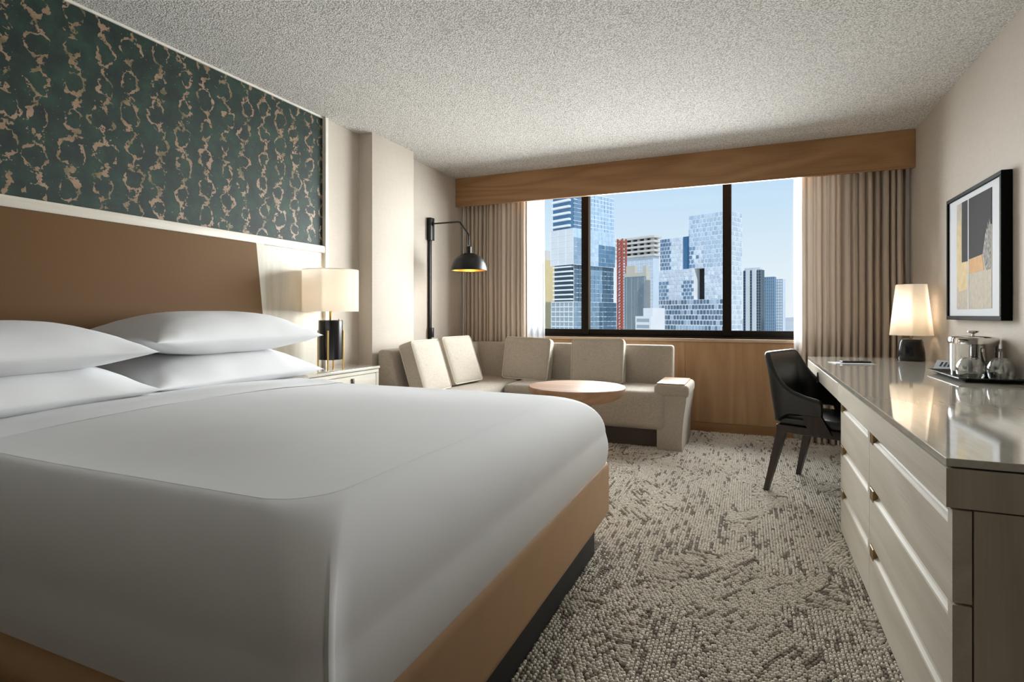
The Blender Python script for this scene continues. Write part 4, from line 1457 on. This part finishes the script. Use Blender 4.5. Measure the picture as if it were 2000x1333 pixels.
t1.panes('side_panes', 'R', 0, 0, wr_, zs[1], zs[0], 9, 12, lambda a, b, r: haze_jit((158, 190, 218) if a > 0.3 else (84, 124, 160), r, 8), 4, 0.03, False)  # blue splits on this side paint sky and building reflections into the glass
t1.panes('white_side_panes', 'R', -0.5, -0.6, wr_ * 0.97, zs[2], zs[1], 8, 12, lambda a, b, r: haze_jit((70, 116, 150) if (a > 0.62 and b < 0.6) else ((120, 152, 178) if (a < 0.35 and b < 0.75) else (168, 198, 222)), r, 8), 5, 0.03, False)
t1.panes('lower_mid_panes', 'R', 0.1, 0.2, wr_, zs[3], zs[2], 8, 10, lambda a, b, r: haze_jit((58, 92, 116) if (a < 0.32 or a > 0.7) else (104, 142, 170), r, 8), 6, 0.03, False)
t1.panes('lower_panes', 'R', -0.3, -0.4, wr_ * 1.03, zs[3] - 30, zs[3], 34, 12, lambda a, b, r: haze_jit((108, 140, 162) if a < 0.6 else (58, 92, 118), r, 10), 9, 0.03, False)
wing_b = t1.reach(1066, BV)
for k in range(12):
    z = t1.z(452) - 2.4 * k - 1.4
    part(t1.t, 'wing_balcony', t1.blk(MB(), wr_ * 0.3 - 0.5, wr_ * 0.3 + 0.2, wl_, wing_b, z - 0.3, z + 0.3), 'glass_mid', 0)

t0 = Tower('ochre_block', 'narrow ochre apartment block at the left window edge', 1066, 120)
b0_ = t0.reach(1050, BV)
t0.body('wall', 'tower_ochre', 0, 10, 0, b0_, GZ, t0.z(508))
t0.body('roof_block', 'tower_concrete', 1, 8, 1, b0_ - 0.5, t0.z(508), t0.z(488))
t0.lines('window_bands', 'tower_shadow', 'L', 0, b0_ * 0.25, b0_ * 0.6, t0.z(650), t0.z(512), 22, 0, 0.9, 0.05)

# tower under construction with its hoist mast
t2 = Tower('unfinished_tower', 'white glass tower under construction with open concrete top floors', 1276, 150)
b2 = t2.reach(1205, BV)
a2 = t2.reach(1287, AV)
t2.body('glass_shaft', 'glass_pale', 0, a2, 0, b2, GZ, t2.z(498))
for k in range(5):
    z = t2.z(498) + (t2.z(462) - t2.z(498)) * k / 4
    t2.body('floor_slab', 'tower_concrete', -0.5, a2 + 0.5, -0.6, b2 + 0.6, z - 0.28, z + 0.28)
for k in range(6):
    for aa in (0.3, a2 - 0.6):
        bb_ = 0.3 + (b2 - 1.2) * k / 5
        t2.body('column', 'tower_concrete', aa, aa + 0.7, bb_, bb_ + 0.7, t2.z(498), t2.z(462))
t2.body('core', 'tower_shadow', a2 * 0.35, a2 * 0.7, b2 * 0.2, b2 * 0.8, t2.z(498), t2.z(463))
t2.lines('shaft_joints', 'tower_line', 'L', 0, 0, b2, t2.z(640), t2.z(498), 20, 8, 0.12, 0.05)
# hoist mast
t2m = Tower('hoist_mast', 'red lattice hoist mast climbing the unfinished tower', 1216, 140, 'mast')
wm = 1.5
for aa in (0, wm):
    for bb_ in (0, wm):
        t2m.body('mast_leg', 'mast_red', aa, aa + 0.3, bb_, bb_ + 0.3, GZ, t2m.z(466))
mm = MB()
zt_, zb3 = t2m.z(468), t2m.z(660)
nn_ = 34
for k in range(nn_):
    z = zb3 + (zt_ - zb3) * k / nn_
    h_ = (zt_ - zb3) / nn_
    t2m.blk(mm, -0.03, 0.1, 0, wm, z, z + 0.25)
    t2m.blk(mm, 0, wm, -0.03, 0.1, z, z + 0.25)
    p, q_ = Vector(t2m.P(0, 0.1, z)), Vector(t2m.P(0, wm, z + h_))
    mm.tube([p, q_] if k % 2 else [Vector(t2m.P(0, wm, z)), Vector(t2m.P(0, 0.1, z + h_))], 0.12, 5)
part(t2m.t, 'lattice', mm, 'mast_red', 0, kind='stuff')

# older beige block in front
t5 = Tower('beige_block', 'older beige office block standing before the unfinished tower', 1262, 125)
b5, a5 = t5.reach(1219, BV), t5.reach(1270, AV)
t5.body('wall', 'tower_beige', 0, a5, 0, b5, GZ, t5.z(532))
t5.body('roof_block', 'tower_beige', a5 * 0.2, a5 * 0.9, b5 * 0.55, b5 * 0.95, t5.z(532), t5.z(517))
t5.body('roof_block', 'tower_beige', 0, a5 * 0.7, 0, b5 * 0.14, t5.z(532), t5.z(519))
t5.lines('window_bays', 'glass_grey', 'L', 0, b5 * 0.04, b5 * 0.96, t5.z(700), t5.z(540), 1, 16, 0.2, 0.04, 0.55)
t6 = Tower('white_block', 'small white block at the foot of the unfinished tower', 1271, 90)
b6 = t6.reach(1241, BV)
t6.body('wall', 'tower_white', 0, 4, 0, b6, GZ, t6.z(618))
t6.body('upper_wall', 'tower_white', 0.5, 4, 0, b6 * 0.6, t6.z(618), t6.z(602))
t6.lines('window_bands', 'glass_grey', 'L', 0, b6 * 0.1, b6 * 0.9, t6.z(700), t6.z(626), 6, 0, 0.5, 0.04)

# large grid-windowed tower
t3 = Tower('grid_window_tower', 'broad glass tower with a white window grid behind the second mullion', 1424, 110)
bA, bB = t3.reach(1346, BV), t3.reach(1287, BV)
aA = t3.reach(1449, AV)
zt3, zl3, zm3 = t3.z(411), t3.z(452), t3.z(520)
t3.body('tall_block', 'tower_line', 0, aA, 0, bA, zm3, zt3)
t3.body('low_block', 'tower_line', 0.5, aA, bA, bB, zm3, zl3)
t3.body('roof_block', 'tower_white', aA * 0.3, aA * 0.8, bA, bA * 1.12, zl3, t3.z(436))
vb0, vb1 = t3.reach(1376, BV), t3.reach(1356, BV)
zv0, zv1 = t3.z(584), t3.z(521)
t3.body('base_block', 'tower_line', 0, aA, 0, bB, GZ, zv0)
t3.body('mid_block', 'tower_line', 0, aA, 0, vb0, zv0, zm3)
t3.body('mid_block', 'tower_line', 0, aA, vb1, bB, zv0, zm3)
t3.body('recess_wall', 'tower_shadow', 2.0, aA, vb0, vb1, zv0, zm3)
def c_tall_reflect(a, b, r):  # dark blue patch is a reflection painted into the pane colours
    if a > 0.68 and b < 0.42:
        return haze_jit((96, 138, 178) if r.random() < 0.6 else (206, 220, 232), r, 12)
    return haze_jit((168, 194, 218), r, 14)
def c_low_reflect(a, b, r):  # dark left part and pale rest imitate what the glass reflects
    if a > 0.55:
        return haze_jit((78, 118, 156), r, 14)
    return haze_jit((206, 220, 232), r, 12)
def c_base_reflect(a, b, r):  # dark and light panes placed as painted reflections of the surroundings
    if 0.55 < a < 0.72 and b < 0.75:
        return haze_jit((40, 76, 98), r, 8)
    return haze_jit((84, 112, 138) if r.random() < (0.75 if b > 0.8 or a > 0.7 else 0.35) else (150, 176, 200), r, 14)
t3.panes('tall_panes', 'L', 0, 0.1, bA, zm3, zt3, 12, 11, c_tall_reflect, 1, 0.17)
t3.panes('low_panes', 'L', 0.5, bA + 1.6, bB, zm3, zl3, 8, 8, c_low_reflect, 2, 0.15)
t3.panes('mid_panes', 'L', 0, 0.1, vb0, zv0, zm3, 8, 7, lambda a, b, r: haze_jit((200, 214, 228), r, 16), 3, 0.16)
t3.panes('mid_panes', 'L', 0, vb1, bB, zv0, zm3, 8, 10, lambda a, b, r: haze_jit((204, 218, 230) if (0.28 < a < 0.72 or b > 0.62) else (92, 132, 168), r, 14), 13, 0.15)  # white middle, blue sides: reflected sky put into the pane colour
t3.panes('base_panes', 'L', 0, 0.1, bB, zv0 - 24, zv0, 24, 22, c_base_reflect, 14, 0.16)
t3.panes('side_panes', 'R', 0, 0.1, aA, zv0 - 24, zt3, 44, 8, lambda a, b, r: haze_jit((186, 204, 222), r, 16), 15)
part(t3.t, 'dark_bay', t3.blk(MB(), 0.35, 0.5, bA, bA + 1.5, zm3, zl3), 'glass_deep', 0)

# farther towers to the right
t4 = Tower('dark_glass_tower', 'dark glass tower with white ribs right of the grid-windowed tower', 1486, 170)
b4, a4 = t4.reach(1452, BV), t4.reach(1493, AV)
t4.body('shaft', 'glass_dark', 0, a4, 0, b4, GZ, t4.z(527))
t4.body('crown', 'tower_white', 0.5, a4, 0.5, b4, t4.z(527), t4.z(522))
t4.lines('floor_lines', 'glass_grey', 'L', 0, 0, b4, t4.z(660), t4.z(528), 24, 8, 0.12, 0.05)
for k in (0.25, 0.62):
    t4.body('rib', 'tower_white', -0.5, 0.2, b4 * k, b4 * k + 1.0, GZ, t4.z(526))
t7 = Tower('blue_slab_tower', 'narrow dark blue tower beside the white-ribbed tower', 1513, 210)
b7, a7 = t7.reach(1493, BV), t7.reach(1516, AV)
t7.body('shaft', 'glass_deep', 0, a7, 0, b7, GZ, t7.z(541))
t7.lines('floor_lines', 'glass_grey', 'L', 0, 0, b7, t7.z(660), t7.z(541), 20, 5, 0.2, 0.05)
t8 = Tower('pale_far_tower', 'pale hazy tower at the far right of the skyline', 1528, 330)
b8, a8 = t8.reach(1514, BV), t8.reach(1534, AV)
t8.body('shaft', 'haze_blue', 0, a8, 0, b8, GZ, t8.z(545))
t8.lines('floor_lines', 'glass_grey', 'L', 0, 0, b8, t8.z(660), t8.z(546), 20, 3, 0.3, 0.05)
# low houses and ground
M['ground'] = m_plain('city_ground', (202, 194, 176), 0.9, var=0.25, scale=0.02)
gr = struct('city_ground', B(-6000, 6000, 40, 9000, GZ - 1, GZ), 'ground', None, 0)
for u, Y, w_, h_, mt, rf, lb_ in ((1541, 420, 22, 44, 'tower_white', 'tower_concrete', 'small white low-rise on the plain beside the sheer curtain'),
                                 (1546, 300, 20, 24, 'tower_beige', 'mast_red', 'small beige low-rise with red roof on the plain'),
                                 (1538, 640, 40, 40, 'tower_concrete', 'tower_beige', 'wide grey low-rise far out on the plain')):
    c = on_y(u, YH, Y)
    hm = thing('low_building', lb_, 'building', (c.x, c.y, GZ), PHI, 'low-rises on the plain')
    part(hm, 'wall', B(-w_ / 2, w_ / 2, -w_ / 2, w_ / 2, 0, h_), mt, 0, local=True)
    part(hm, 'roof', B(-w_ / 2 - 0.5, w_ / 2 + 0.5, -w_ / 2 - 0.5, w_ / 2 + 0.5, h_, h_ + 1), rf, 0, local=True)
# distant hills
hl = MB()
P = []
for j, (Yh, base) in enumerate(((2500, 0), (3200, 1), (5200, 0))):
    row = []
    for i in range(60):
        x = -2500 + 5000 * i / 59
        hgt = GZ + (55 + 28 * mnoise.noise(Vector((x * 0.0012, j, 0)))) * base - (2 if base == 0 else 0)
        row.append((x, Yh, hgt))
    P.append(row)
hl.grid(P)
M['hills'] = m_plain('far_hills', (206, 206, 198), 0.95, var=0.08, scale=0.004)
struct('far_hills', hl, 'hills')
